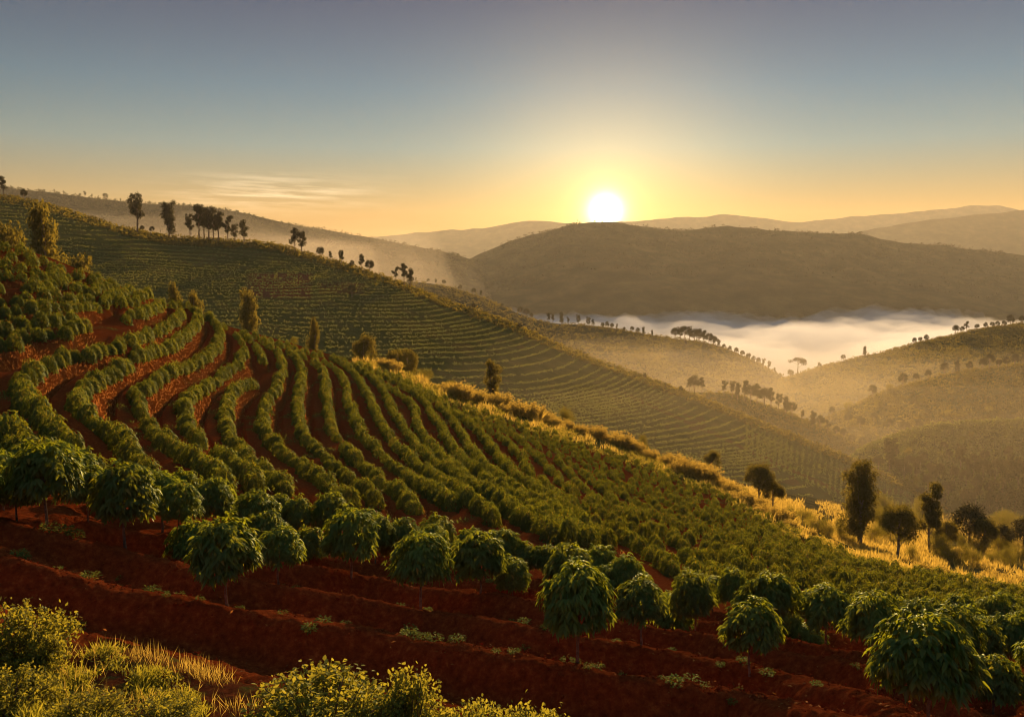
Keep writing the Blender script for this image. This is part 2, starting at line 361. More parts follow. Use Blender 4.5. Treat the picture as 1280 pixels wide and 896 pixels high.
def plan_curve(pts, shift=True, bush_h=1.15, step=0.25):
    c = catmull(pts, 20); u, v = c[:, 0], c[:, 1]
    if shift:
        for _ in range(2):
            d = depth(u, np.maximum(v, crest(u))); v2 = v + 0.5 * bush_h * F / d * 0.9
        v = np.maximum(v2, crest(u) + 1)
    P = near(u, v)
    s = np.r_[0, np.cumsum(np.linalg.norm(np.diff(P[:, :2], axis=0), axis=1))]
    n = max(int(s[-1] / step), 4); t = np.linspace(0, s[-1], n)
    return np.stack([np.interp(t, s, P[:, k]) for k in range(3)] + [np.interp(t, s, u), np.interp(t, s, v)], -1)
ROWP = []
for kind, pts, h in ROWS:
    c = plan_curve(pts, kind != 'ridge')
    ROWP.append((kind, c, h))
# further rows: parallel to the last curved row, downhill of it, until the crop's edge
last = plan_curve(Srows[-1])
ext = last[:, :2].copy()
ext = np.vstack([ext, ext[-1] + np.outer(np.arange(1, 200) * 0.25, nrm(ext[-1] - ext[-9]))])
tan = nrm(np.gradient(ext, axis=0))
for _ in range(60): tan[1:-1] = nrm(tan[:-2] + tan[1:-1] + tan[2:])
NL = np.stack([-tan[:, 1], tan[:, 0]], -1)
FAMILY = [ext + NL * (k * 3.3) + nrm(tan) * 0 for k in range(1, 60)]

# grid of the hillside
NU, NV = 800, 330
gu = np.r_[np.linspace(-420, -135, 70), np.linspace(-130, 1410, 660), np.linspace(1414, 1720, 70)]; gt = np.linspace(0, 1, NV) ** 0.9
GU = np.repeat(gu[None], NV, 0); GV = crest(gu)[None] + (1010 - crest(gu))[None] * gt[:, None]
GP = near(GU, GV)
kd = KDTree(sum(len(c) for _, c, _ in ROWP)); SEG = []
i = 0
for ri, (kind, c, h) in enumerate(ROWP):
    tg = nrm(np.gradient(c[:, :2], axis=0))
    for k in range(len(c)):
        kd.insert((c[k, 0], c[k, 1], 0), i); SEG.append((ri, k)); i += 1
    ROWP[ri] = (kind, c, h, tg)
kd.balance()
gkd = KDTree(NU * NV)
for j, p in enumerate(GP.reshape(-1, 3)): gkd.insert((p[0], p[1], 0), j)
gkd.balance()

def vn1(x, y): return float(vnoise(np.array(x), np.array(y), 91))
def bank_profile(x, y):
    co, idx, dist = kd.find((x, y, 0))
    if dist > 6: return 0, 0, dist
    ri, k = SEG[idx]; kind, c, h, tg = ROWP[ri]
    s = tg[k, 0] * (y - c[k, 1]) - tg[k, 1] * (x - c[k, 0])     # left of the row is downhill
    over = max(dist - abs(s), 0); n = len(c)
    endf = min(1, max(0, 1 - over / 1.2)) * min(1, (k + 2) / 8, (n - k + 1) / 8)
    wob = 0.16 * vn1(c[k, 0] * 1.7, c[k, 1] * 1.7) + 0.12 * math.sin(k * 0.11 + ri) + 0.07 * math.sin(k * 0.31 + 2 * ri)
    if kind == 'ridge':
        s += wob
        if s < .1: o = h * .42 * math.exp(-((s - .1) / .95) ** 2)
        else:
            t = min(1, (s - .1) / .95); o = h * (.42 - .95 * t * t * (3 - 2 * t))
            if s > 1.25: o *= max(0, 1 - (s - 1.25) / 1.5)
        return o * endf, 0, dist
    s += wob
    b0, b1 = 0.5, 1.05
    if s < -0.9: o = 0.5 * h * max(0, 1 - (-0.9 - s) / 1.6)
    elif s < b0: o = 0.5 * h
    elif s < b1: t = (s - b0) / (b1 - b0); o = h * (0.5 - t)
    else: o = -0.5 * h * max(0, 1 - (s - b1) / 1.8)
    bk = 1.0 if b0 - .1 < s < b1 + .12 else 0.0
    return o * endf, bk * endf, dist
flat = GP.reshape(-1, 3)
OFF = np.zeros(len(flat)); BK = np.zeros(len(flat))
for j in range(len(flat)):
    OFF[j], BK[j], _ = bank_profile(flat[j, 0], flat[j, 1])
rough = 0.05 * fbm(flat[:, 0] * 1.3, flat[:, 1] * 1.3, 3, 4) + 0.10 * fbm(flat[:, 0] * .3, flat[:, 1] * .3, 9, 3)
# loose tilled crumbs in the open furrows near the viewer
nearw = smooth(45, 25, flat[:, 1])
rough += nearw * (0.06 * fbm(flat[:, 0] * 5, flat[:, 1] * 5, 21, 3) + .10 * np.abs(fbm(flat[:, 0] * 2.1, flat[:, 1] * 2.1, 25, 3)))
flat[:, 2] += OFF + rough
GZ = flat.copy()
fu, fv = GU.ravel(), GV.ravel()
cr_d = fv - crest(fu)
edge_w = np.interp(fu, [-200, 430, 470, 560, 700, 900, 1000, 1100, 1300, 1450], [0, 0, 14, 22, 24, 24, 20, 14, 10, 10])
GRASS = smooth(1.0, 0.6, cr_d / np.maximum(edge_w, .1)) * (edge_w > 1)
GRASS = np.maximum(GRASS, 0.55 * smooth(.15, .5, fbm(flat[:, 0] * .35, flat[:, 1] * .35, 31, 4)) * smooth(30, 60, flat[:, 1]))
GRASS = GRASS * (1 - BK * .7)
# the far side of the crest falls away behind it
NB = 14
wv = np.linspace(0, 1, NB + 1)[1:] ** 1.6 * 75
top = GZ.reshape(NV, NU, 3)[0]
hd = ray(gu, crest(gu)); hd[:, 2] = 0; hd = nrm(hd)
SLB = np.maximum(.26, (crest(gu) - 335) / F + .14)
BACK = np.stack([top + hd * w - np.array([0, 0, 1.0]) * (w * w / (w + 4) * SLB[:, None]) for w in wv], 0)
BACK[..., 2] += 0.3 * fbm(BACK[..., 0] * .1, BACK[..., 1] * .1, 5, 3)
ALLV = np.concatenate([BACK[::-1].reshape(-1, 3), GZ])
me = np_mesh('plantation_hillside', ALLV, grid_quads(NV + NB, NU)[:, ::-1], None, True,
             {'bank': np.r_[np.zeros(NB * NU), BK], 'grass': np.r_[np.ones(NB * NU), GRASS]})
tag(obj('terrain', me, M['soil']), 'red earth hillside with terraces and furrows', 'hillside', kind='structure')
def back_point(u, w):
    t = np.array([np.interp(u, gu, top[:, k]) for k in range(3)]); h = ray(u, crest(u)); h[2] = 0; h = nrm(h)
    return t + h * w - np.array([0, 0, 1.0]) * (w * w / (w + 4) * np.interp(u, gu, SLB))
def ground_at(x, y):
    r = gkd.find_n((x, y, 0), 4); w = 0; z = 0; uu = 0; vv = 0
    for co, j, d in r:
        k = 1 / (d + .02); w += k; z += k * GZ[j, 2]; uu += k * fu[j]; vv += k * fv[j]
    return z / w, uu / w, vv / w, r[0][2]

# ------------------------------------------------------------------ hills beyond
HILL = {}
def hill(key, name, label, cr, bt, mat, nu=420, nt_=90, power=1.25, amp=1.5, scale=60, back=220, slope=.35, soil=None, seed=1, crest_amp=None):
    def wide(p):
        (ua, va, da), (ub, vb_, db_) = p[0], p[1]; (uy, vy, dy), (uz, vz, dz) = p[-2], p[-1]
        k = 320.0; a0 = (ua - k, va - k * (vb_ - va) / (ub - ua), da); z1 = (uz + k, vz + k * (vz - vy) / (uz - uy), dz)
        return [a0] + list(p) + [z1]
    if key not in ('valley', 'spur', 'mound'): cr = wide(cr); bt = wide(bt); nu = int(nu * 1.4)
    u0, u1 = max(cr[0][0], bt[0][0]), min(cr[-1][0], bt[-1][0])
    u = np.linspace(u0, u1, nu)
    vc, dc = smooth_curve(cr, u); vb, db = smooth_curve(bt, u)
    t = np.linspace(0, 1, nt_)[:, None]
    V = vb + (vc - vb) * t; D = db * (dc / db) ** (t ** power)
    P = ray(np.repeat(u[None], nt_, 0), V) * D[..., None]
    h = ray(u, vc); h[:, 2] = 0; h = nrm(h)
    w = (np.linspace(0, 1, 16)[1:] ** 1.5 * back)[:, None, None]
    B = P[-1][None] + h[None] * w - np.array([0, 0, 1.0]) * (w * w / (w + back * .12) * slope)
    A = np.concatenate([P, B], 0)
    A[..., 2] += amp * fbm(A[..., 0] / scale, A[..., 1] / scale, seed, 6)
    s = np.zeros(A.shape[:2])
    UU = np.repeat(u[None], nt_, 0)
    if soil is not None: s[:nt_] = soil(UU, V)
    me = np_mesh(name, A.reshape(-1, 3), grid_quads(nt_ + 15, nu), None, True, {'soil': s.ravel()})
    tag(obj(name, me, mat), label, 'hill', kind='structure')
    HILL[key] = (cr, bt, power, amp, scale, seed, back, slope)
def hp(key, u, v):
    """ground points of a hill seen at picture places (u, v); above the crest the point lies just behind it"""
    cr, bt, power, amp, scale, seed, back, slope = HILL[key]
    u = np.asarray(u, float); v = np.asarray(v, float)
    vc, dc = smooth_curve(cr, u); vb, db = smooth_curve(bt, u)
    t = np.clip((v - vb) / (vc - vb), 0, 1)
    P = ray(u, vb + (vc - vb) * t) * (db * (dc / db) ** (t ** power))[..., None]
    P[..., 2] += amp * fbm(P[..., 0] / scale, P[..., 1] / scale, seed, 6)
    return P
def crest_of(key, u): return smooth_curve(HILL[key][0], np.asarray(u, float))[0]

VBOT = [(u, float(crest(u)) + 14, float(depth(u, crest(u))) + 7) for u in (560, 640, 700, 760, 820, 880, 940, 1000, 1060, 1120, 1200, 1280, 1360, 1440)]
VTOP = [(560, 492, 205), (640, 520, 215), (700, 538, 222), (760, 556, 228), (820, 573, 235), (880, 594, 240), (940, 612, 246), (1000, 624, 255), (1060, 634, 265), (1120, 641, 278), (1200, 646, 300), (1280, 650, 320), (1360, 652, 330), (1440, 656, 340)]
hill('valley', 'valley_ground', 'grassy shoulder below the plantation', VTOP, VBOT, M['valley'], 300, 50, 1.0, .5, 20, 140, .35, None, 2)
def soil2(u, v):
    s = np.zeros_like(u)
    s = np.maximum(s, smooth(300, 325, u) * smooth(395, 383, u) * smooth(340, 345, v) * smooth(376, 370, v))
    s = np.maximum(s, .5 * smooth(395, 400, u) * smooth(470, 440, u) * smooth(352, 356, v) * smooth(370, 366, v))
    n = fbm(u / 30, v / 14, 77, 3)
    s = np.maximum(s, .4 * smooth(.3, .55, n) * smooth(420, 700, u))
    s = np.maximum(s, .45 * smooth(4.0, 1.0, np.abs(v - (500 + (u - 800) * .46))) * smooth(770, 800, u) * smooth(1060, 1040, u))
    return s
C2 = [(-200, 205, 480), (-100, 224, 475), (0, 244, 470), (60, 257, 466), (120, 275, 462), (165, 288, 459), (215, 297, 457), (280, 300, 455), (340, 306, 452), (380, 316, 450), (420, 328, 448), (470, 344, 445), (510, 357, 442), (560, 377, 438), (640, 405, 430), (700, 432, 424), (760, 456, 418), (800, 471, 413), (850, 490, 407), (900, 508, 402), (950, 530, 396), (1000, 550, 390), (1060, 574, 384), (1100, 592, 380), (1150, 614, 376), (1230, 652, 370), (1300, 685, 366)]
B2 = [(-200, 330, 300), (0, 360, 290), (200, 420, 280), (400, 480, 270), (500, 505, 265), (640, 550, 262), (760, 590, 262), (900, 640, 270), (1000, 670, 280), (1100, 690, 300), (1230, 700, 310), (1300, 720, 315)]
hill('second', 'terraced_hill', 'long green terraced hill', C2, B2, M['slope'], 700, 160, 1.25, .9, 40, 200, .4, soil2, 3)
C2b = [(800, 484, 575), (840, 490, 572), (880, 492, 568), (920, 494, 563), (960, 507, 557), (1000, 522, 550), (1060, 548, 540), (1120, 572, 530), (1180, 600, 520), (1260, 635, 510)]
hill('spur', 'hill_spur', 'low spur behind the terraced hill', C2b, [(u, v + 120, d * .78) for u, v, d in C2b], M['meadow'], 240, 50, 1.2, 1.2, 40, 120, .5, None, 4)
C3 = [(440, 348, 830), (500, 352, 820), (540, 355, 812), (580, 364, 804), (620, 379, 796), (650, 393, 790), (680, 402, 785), (720, 406, 780), (760, 410, 775), (800, 417, 770), (840, 423, 766), (870, 426, 762), (900, 433, 758), (940, 450, 752), (985, 474, 745), (1040, 500, 738), (1120, 535, 730)]
C3 = [(u, v, d * 1.5) for u, v, d in C3]
hill('third', 'brown_hill', 'hazy brown hill with a line of trees', C3, [(u, v + 170 - (u - 440) * .1, d * .62) for u, v, d in C3], M['dry_slope'], 360, 70, 1.2, 2.0, 60, 260, .5, None, 5)
CR1 = [(900, 500, 700), (940, 486, 705), (985, 471, 710), (1020, 460, 710), (1060, 450, 708), (1120, 436, 704), (1180, 421, 700), (1240, 410, 696), (1280, 404, 694), (1360, 390, 690), (1440, 378, 690)]
CR1 = [(u, v, d * 1.5) for u, v, d in CR1]
hill('right_high', 'grassy_hill', 'hazy grassy hill beside the fog', CR1, [(u, 575, 650) for u, v, d in CR1], M['meadow'], 300, 70, 1.2, 2.0, 60, 260, .45, None, 6)
CR2 = [(990, 545, 545), (1030, 523, 555), (1065, 507, 560), (1100, 492, 562), (1150, 477, 562), (1200, 466, 560), (1280, 456, 558), (1360, 448, 556), (1440, 440, 555)]
CR2 = [(u, v, d * 1.2) for u, v, d in CR2]
hill('right_mid', 'rounded_hill', 'rounded hill with sunlit crest', CR2, [(u, 620, 480) for u, v, d in CR2], M['meadow'], 260, 70, 1.3, 1.6, 50, 140, .4, None, 7)
CR3 = [(1040, 585, 430), (1080, 562, 440), (1120, 545, 446), (1160, 534, 450), (1220, 528, 452), (1280, 527, 452), (1360, 530, 450), (1440, 536, 450)]
hill('right_low', 'shrubby_hill', 'low shrubby hill on the right', CR3, [(u, 700, 335) for u, v, d in CR3], M['meadow'], 260, 80, 1.3, 1.4, 30, 120, .4, None, 8)
CL1 = [(-240, 205, 900), (-120, 218, 905), (0, 235, 910), (60, 241, 915), (120, 248, 920), (180, 254, 925), (240, 258, 930), (300, 266, 940), (360, 279, 950), (420, 289, 960), (480, 299, 975), (530, 310, 990), (580, 322, 1005), (640, 345, 1020), (700, 375, 1030)]
CL1 = [(u, v, d * 2.7) for u, v, d in CL1]
hill('left_far', 'far_left_ridge', 'long hazy ridge on the left', CL1, [(u, v + 140, d * .66) for u, v, d in CL1], M['wood_slope'], 420, 70, 1.2, 8.0, 220, 800, .4, None, 9)
CM = [(420, 392, 2300), (480, 366, 2320), (540, 341, 2340), (590, 320, 2360), (640, 303, 2380), (700, 286, 2400), (740, 280, 2400), (780, 279, 2400), (820, 286, 2400), (860, 290, 2400), (900, 286, 2400), (950, 288, 2400), (1000, 292, 2400), (1060, 295, 2400), (1140, 304, 2400), (1200, 311, 2400), (1290, 320, 2400), (1400, 335, 2400)]
CM = [(u, v, d * 1.22) for u, v, d in CM]
hill('mountain', 'broad_mountain', 'broad shaded mountain below the sun', CM, [(u, 425, 2020) for u, v, d in CM], M['wood_slope'], 520, 120, 1.1, 26.0, 260, 1100, .5, None, 10)
CF0 = [(980, 312, 6000), (1020, 302, 6000), (1060, 292, 6000), (1120, 281, 6000), (1180, 272, 6000), (1240, 266, 6000), (1280, 262, 6000), (1360, 254, 6000), (1460, 246, 6000)]
hill('far_right', 'far_right_ridge', 'far hazy ridge on the right', CF0, [(u, 365, 5200) for u, v, d in CF0], M['wood_slope'], 240, 60, 1.1, 20, 300, 500, .5, None, 11)
CF1 = [(380, 303, 8200), (440, 297, 8200), (480, 294, 8200), (520, 291, 8200), (560, 289, 8200), (600, 286, 8200), (640, 281, 8200), (665, 278, 8200), (700, 279, 8200), (740, 281, 8200), (780, 278, 8200), (820, 276, 8200), (880, 272, 8200), (940, 268, 8200), (985, 275, 8200), (1020, 273, 8200), (1080, 270, 8200), (1140, 266, 8200), (1200, 261, 8200), (1240, 258, 8200), (1300, 262, 8200), (1460, 262, 8200)]
hill('far_range', 'far_range', 'faint mountain range on the horizon', CF1, [(u, 360, 7200) for u, v, d in CF1], M['wood_slope'], 420, 50, 1.1, 44, 450, 700, .5, None, 12)
g = np.array([[-9300, -250, -270], [9300, -250, -270], [9300, 9400, -270], [-9300, 9400, -270]], float)
tag(obj('ground', np_mesh('ground', g, [[0, 1, 2, 3]], None, False, {'soil': np.zeros(4)}), M['wood_slope']), 'valley floor reaching to the horizon', 'ground', kind='structure')

# ------------------------------------------------------------------ fog in the valley and haze
def volume_mat(name, color, density, aniso):
    m, t = new_mat(name); o = ND(t, 'ShaderNodeOutputMaterial'); v = ND(t, 'ShaderNodeVolumePrincipled')
    v.inputs['Color'].default_value = (*color, 1); v.inputs['Density'].default_value = density; v.inputs['Anisotropy'].default_value = aniso
    t.links.new(v.outputs[0], o.inputs['Volume']); return m
def box(name, lo, hi, mat):
    (a, b, c), (d, e, f) = lo, hi
    V = [(a, b, c), (d, b, c), (d, e, c), (a, e, c), (a, b, f), (d, b, f), (d, e, f), (a, e, f)]
    return obj(name, np_mesh(name, V, [(0, 3, 2, 1), (4, 5, 6, 7), (0, 1, 5, 4), (1, 2, 6, 5), (2, 3, 7, 6), (3, 0, 4, 7)], None, False), mat)
tag(box('haze', (-9500, -300, -271.5), (9500, 9600, 600), volume_mat('haze', (.89, .87, .80), .32e-4, .3)), 'warm morning haze filling the air', 'haze', kind='stuff')
def fog_bank(name, label, x0, x1, y0, y1, zb, zt, a1, s1, a2, s2, mat, nx, ny, seed, rag=.16, edge=.16):
    X = np.linspace(x0, x1, nx)[None] + np.zeros((ny, 1)); Y = np.linspace(y0, y1, ny)[:, None] + np.zeros((1, nx))
    w = rag * fbm(X / s1, Y / s1, seed + 6, 5)
    e = smooth(.02, edge, np.minimum((X - x0) / (x1 - x0), (x1 - X) / (x1 - x0)) + w) * smooth(.02, edge * .75, np.minimum((Y - y0) / (y1 - y0), (y1 - Y) / (y1 - y0)) + w)
    Z = zt + a1 * fbm(X / s1, Y / (s1 * .8), seed, 5) + a2 * fbm(X / s2, Y / s2, seed + 2, 4)
    Zt = zb + 2 + np.maximum(Z - zb - 2, 0) * e
    top = np.stack([X, Y, Zt], -1).reshape(-1, 3); bot = np.stack([X, Y, np.full_like(X, zb)], -1).reshape(-1, 3)
    q = grid_quads(ny, nx); n = nx * ny
    rim = np.r_[np.arange(nx), np.arange(1, ny) * nx + nx - 1, (ny - 1) * nx + np.arange(nx - 2, -1, -1), np.arange(ny - 2, 0, -1) * nx]
    r2 = np.roll(rim, -1)
    side = np.stack([rim + n, r2 + n, r2, rim], -1)
    me = np_mesh(name, np.vstack([top, bot]), np.vstack([q, q[:, ::-1] + n, side]))
    tag(obj(name, me, mat), label, 'fog', kind='stuff')
fog_bank('fog', 'white fog lying in the valley', -500, 1500, 1150, 2420, -254, -112, 30, 170, 20, 48, volume_mat('fog', (.84, .87, .93), .0050, .1), 330, 260, 41, .28)
fog_bank('valley_mist', 'thin mist in the hollow between the hills on the right', -250, 1100, 430, 1120, -230, -88, 14, 130, 6, 40, volume_mat('valley_mist', (.96, .88, .74), .00042, .3), 120, 90, 51, .05, .10)
fog_bank('ridge_mist', 'thin mist at the foot of the far left ridge', -1500, 60, 900, 2300, -254, 60, 40, 260, 14, 90, volume_mat('ridge_mist', (.96, .88, .76), .00022, .3), 90, 90, 61)
fog_bank('slope_mist', 'faint mist drifting in front of the terraced hill', -520, 620, 195, 470, -190, -34, 9, 110, 4, 35, volume_mat('slope_mist', (.96, .84, .60), .00034, .3), 120, 60, 71, .04, .08)

# ------------------------------------------------------------------ coffee plants
def coffee_crown(seed, w=1.9, h=1.5, whorls=185, per=6, ll=.31, lw=.125):
    """umbrella of overlapping drooping leaves; the underside of the crown is at z = 0"""
    r = np.random.default_rng(seed); a = Acc()
    lob = r.random(6) * 6.28
    k = np.arange(whorls); th = np.arccos(1 - (k + .5) / whorls * 1.22); ph = k * 2.39996 + r.normal(0, .25, whorls)
    rad = 1 + .13 * np.sin(2 * ph + lob[0]) * np.sin(th) + .10 * np.sin(4 * ph + lob[1] + 3 * th) + r.normal(0, .075, whorls) + .16 * (r.random(whorls) > .93)
    O = np.stack([np.sin(th) * np.cos(ph), np.sin(th) * np.sin(ph), np.cos(th)], -1)
    C = O * rad[:, None] * np.array([w / 2 * .88, w / 2 * .88, h * .60]); C[:, 2] += h * .36
    for layer, f, cnt in ((0, 1.0, per), (1, .72, 4)):
        P = np.repeat(C * np.array([f, f, 1]) + (np.array([0, 0, -.10 * layer])), cnt, 0); OO = np.repeat(O, cnt, 0)
        n = len(P); ang = np.tile(np.arange(cnt) / cnt * 6.283, whorls) + np.repeat(r.random(whorls) * 6.28, cnt)
        up = np.array([0, 0, 1.0]); out_ = nrm(OO * np.array([1, 1, .15]) + 1e-6)
        side = np.cross(out_, up)
        D = out_ * (.62 + .45 * np.cos(ang))[:, None] + side * (.85 * np.sin(ang))[:, None] + up * (r.normal(-.22, .18, n) - .25 * np.sin(th).repeat(cnt))[:, None]
        N = nrm(OO + up * .5 + r.normal(0, .22, (n, 3)))
        L = ll * r.uniform(.72, 1.15, n)
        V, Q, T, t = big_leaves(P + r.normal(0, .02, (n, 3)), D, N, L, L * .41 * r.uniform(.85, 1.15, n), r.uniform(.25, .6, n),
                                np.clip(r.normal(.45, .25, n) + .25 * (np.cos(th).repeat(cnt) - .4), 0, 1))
        a.add(V, Q, T, t)
    return a.mesh('crown')
def coffee_stem(seed, zb=-1.2, zt=.75, rad=.042):
    r = np.random.default_rng(seed); a = Acc(); n = 9; z = np.linspace(zb, zt, n)
    x = np.cumsum(r.normal(0, .012, n)); y = np.cumsum(r.normal(0, .012, n)); x -= x[0]; y -= y[0]
    V, Q = tube(np.stack([x, y, z], -1), np.linspace(rad * 1.15, rad * .6, n), 8); a.add(V, Q)
    for i in range(7):
        an = i * 2.4 + r.random(); s = np.linspace(0, 1, 5)[:, None]; b = np.array([x[6], y[6], .12 + .07 * i])
        e = b + np.array([math.cos(an) * .55, math.sin(an) * .55, .18])
        V, Q = tube(b + (e - b) * s + np.array([0, 0, .1]) * np.sin(s * 3.14), np.linspace(.018, .006, 5), 5); a.add(V, Q)
    return a.mesh('trunk')
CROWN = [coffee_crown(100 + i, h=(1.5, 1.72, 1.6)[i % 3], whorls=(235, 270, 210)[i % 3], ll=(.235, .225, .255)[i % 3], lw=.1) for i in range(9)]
STEM = [coffee_stem(200 + i) for i in range(6)]
ORD = ['first', 'second', 'third', 'fourth', 'fifth', 'sixth', 'seventh', 'eighth', 'ninth', 'tenth', 'eleventh', 'twelfth', 'thirteenth', 'fourteenth', 'fifteenth', 'sixteenth', 'seventeenth', 'eighteenth', 'nineteenth', 'twentieth',
       'twenty-first', 'twenty-second', 'twenty-third', 'twenty-fourth', 'twenty-fifth', 'twenty-sixth', 'twenty-seventh', 'twenty-eighth', 'twenty-ninth', 'thirtieth', 'thirty-first', 'thirty-second', 'thirty-third', 'thirty-fourth', 'thirty-fifth', 'thirty-sixth', 'thirty-seventh', 'thirty-eighth', 'thirty-ninth', 'fortieth']
for _t, _w in (('forty', None), ('fifty', 'fiftieth'), ('sixty', 'sixtieth')):
    ORD += ([_w] if _w else []) + [f'{_t}-{x}' for x in ORD[:9]]
# foot of the stem in the picture, crown width in pixels
CT = [(58,680,95),(157,699,90),(285,779,92),(245,706,70),(203,668,74),(132,652,68),(68,626,72),(6,640,62),(268,668,62),(349,739,70),(320,684,60),(438,732,74),(415,694,54),(526,775,86),(501,716,60),(600,757,68),(628,722,50),(722,853,108),(681,738,44),(713,774,72),(748,750,52),(801,826,76),(780,768,54),(828,772,48),(868,803,66),(916,784,48),(937,859,80),(963,808,72),(1001,790,46),(1032,821,72),(1087,856,83),(1144,830,60),(1187,856,76),(1156,934,132),(1241,892,80),(1258,846,68),(1207,815,58),(1279,826,54),(1098,800,52),(546,700,50),(460,694,50),(100,632,56),(180,646,56),(230,652,54),(30,618,54),(372,690,48),(1062,798,46),(1168,806,48),(1240,804,50),(575,724,46),(640,752,52),(695,735,40),(760,764,50),(840,790,56),(890,776,46),(940,802,52),(985,802,48),(1010,808,48),(1100,822,56),(1120,806,48),(1190,832,60),(1218,844,58),(1230,826,52),(1288,852,64),(1268,812,48),(1150,800,44),(1080,786,42),(1030,780,40),(960,760,36),(1200,792,42),(1256,790,42),(860,756,38),(800,752,38),(470,716,50),(541,724,50),(386,708,52),(225,690,56),(110,668,62),(22,662,64),(330,706,56),(880,768,44),(590,712,44),(725,742,42),(655,728,40),(-30,668,80),(1310,880,80),(-20,632,60),(350,672,46),(960,776,42),(1130,792,44),(300,668,48)]
CT.sort(key=lambda t: t[0])
def ct_row(u, v):
    s = v - .17 * u
    return 0 if s > 712 else 1 if s > 661 else 2 if s > 637 else 3
count = [0] * 4
taken = []
for i, (u, v, w) in enumerate(CT):
    P = near(np.array(u), np.array(v)); z, *_ = ground_at(P[0], P[1]); d = float(depth(u, v))
    s = w * d / F / 2.12
    k = ct_row(u, v); cnt_lbl = ORD[count[k]]; count[k] += 1
    lab = f"round-headed coffee tree on a bare stem, {cnt_lbl} from the left in the {['nearest', 'second', 'third', 'rearmost'][k]} loose row"
    zb = (1.0 if k < 2 else .86) * R.uniform(.92, 1.1)
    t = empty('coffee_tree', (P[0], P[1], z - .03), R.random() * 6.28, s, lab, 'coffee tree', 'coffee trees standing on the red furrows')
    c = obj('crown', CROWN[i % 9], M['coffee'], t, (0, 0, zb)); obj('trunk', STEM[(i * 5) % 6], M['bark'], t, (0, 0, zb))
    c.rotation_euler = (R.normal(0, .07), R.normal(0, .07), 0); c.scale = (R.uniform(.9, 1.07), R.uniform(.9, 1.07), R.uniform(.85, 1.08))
    taken.append((P[0], P[1]))

def bush_mesh(seed, n, ll, lw, w=1.34, h=1.25, name='coffee_bush'):
    r = np.random.default_rng(seed)
    k = np.arange(n); c = 1 - (k + .5) / n * 1.12; th = np.arccos(np.clip(c, -1, 1)); ph = k * 2.39996 + r.normal(0, .3, n)
    rad = (1 + .12 * np.sin(2 * ph + r.random() * 6) + .08 * np.sin(5 * ph + 4 * th)) * r.uniform(.82, 1.04, n) * (1 + .14 * (r.random(n) > .95))
    O = np.stack([np.sin(th) * np.cos(ph), np.sin(th) * np.sin(ph), np.cos(th)], -1)
    P = O * rad[:, None] * np.array([w / 2 * .9, w / 2 * .9, h * .82]); P[:, 2] += h * .12
    D = nrm(O * np.array([1, 1, .1]) * .45 + r.normal(0, .42, (n, 3)) * np.array([1, 1, .6]) + np.array([0, 0, -.55])); N = nrm(O * np.array([1, 1, .9]) + r.normal(0, .16, (n, 3)))
    D = nrm(D - N * (.5 * np.sum(D * N, -1, keepdims=True)))
    L = ll * r.uniform(.7, 1.2, n)
    return leaf_quads(P, D, N, L, L * lw / ll, .2, np.clip(r.normal(.42, .24, n) + .5 * (O[:, 2] - .35), 0, 1))  # top leaves paler: young growth, plus a sunlit rim painted into the tint
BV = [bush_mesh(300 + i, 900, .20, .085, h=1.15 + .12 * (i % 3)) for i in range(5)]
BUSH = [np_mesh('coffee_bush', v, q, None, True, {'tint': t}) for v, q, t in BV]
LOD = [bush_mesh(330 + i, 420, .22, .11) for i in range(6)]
ROWX = [(-40, 515), (0, 540), (22, 560), (48, 574), (78, 590), (112, 604)]
spots = []   # (x, y, z, scale, row)
def fill(curve, row, step, jit, smin=.78, smax=1.14):
    n = len(curve); st = max(int(step / .25), 1); k = int(R.integers(0, st))
    while k < n:
        x, y = curve[k, 0] + R.normal(0, jit), curve[k, 1] + R.normal(0, jit)
        z, u, v, dd = ground_at(x, y)
        if R.random() > .03 and dd < 2.5 and min([(x - a) ** 2 + (y - b) ** 2 for a, b in taken]) > 1.0:
            spots.append((x, y, z, R.uniform(smin, smax), row))
        k += max(1, st + int(R.integers(-1, 2)))
rn = 0
for kind, c, h, tg in ROWP:
    if kind == 'ridge': continue
    fill(c, (kind, rn), 1.5 if kind == 'curve' else 1.5, .13); rn += 1
fill(plan_curve(ROWX), ('curve', rn), 1.3, .12, .95, 1.25); rn += 1
LOW = [(540, 640), (620, 662), (700, 692), (760, 712), (850, 735), (950, 752), (1050, 772), (1150, 788), (1300, 805)]
for k, c in enumerate(FAMILY):
    cc = []
    for x, y in c[::1]:
        if y < 25 or y > 260: continue
        cc.append((x, y))
    if not cc: continue
    pts = []
    for x, y in cc[::4]:
        z, u, v, dd = ground_at(x, y)
        if dd < 1.6 and -30 < u < 1330 and v > crest(u) + .62 * np.interp(u, [0, 430, 470, 560, 700, 900, 1000, 1100, 1300], [0, 0, 14, 22, 24, 24, 20, 14, 10]) and v < pw(LOW, 1, u):
            pts.append((x, y, z))
    kk = 0
    for x, y, z in pts:
        kk += 1.0
        if kk >= 1.95:
            kk -= 1.95
            if R.random() < .04: continue
            x += R.normal(0, .22); y += R.normal(0, .22)
            if min([(x - a) ** 2 + (y - b) ** 2 for a, b in taken]) > 1.2:
                spots.append((x, y, z, R.uniform(.72, 1.12), ('field', k)))
spots.sort(key=lambda s: s[1] * s[1] + s[0] * s[0])
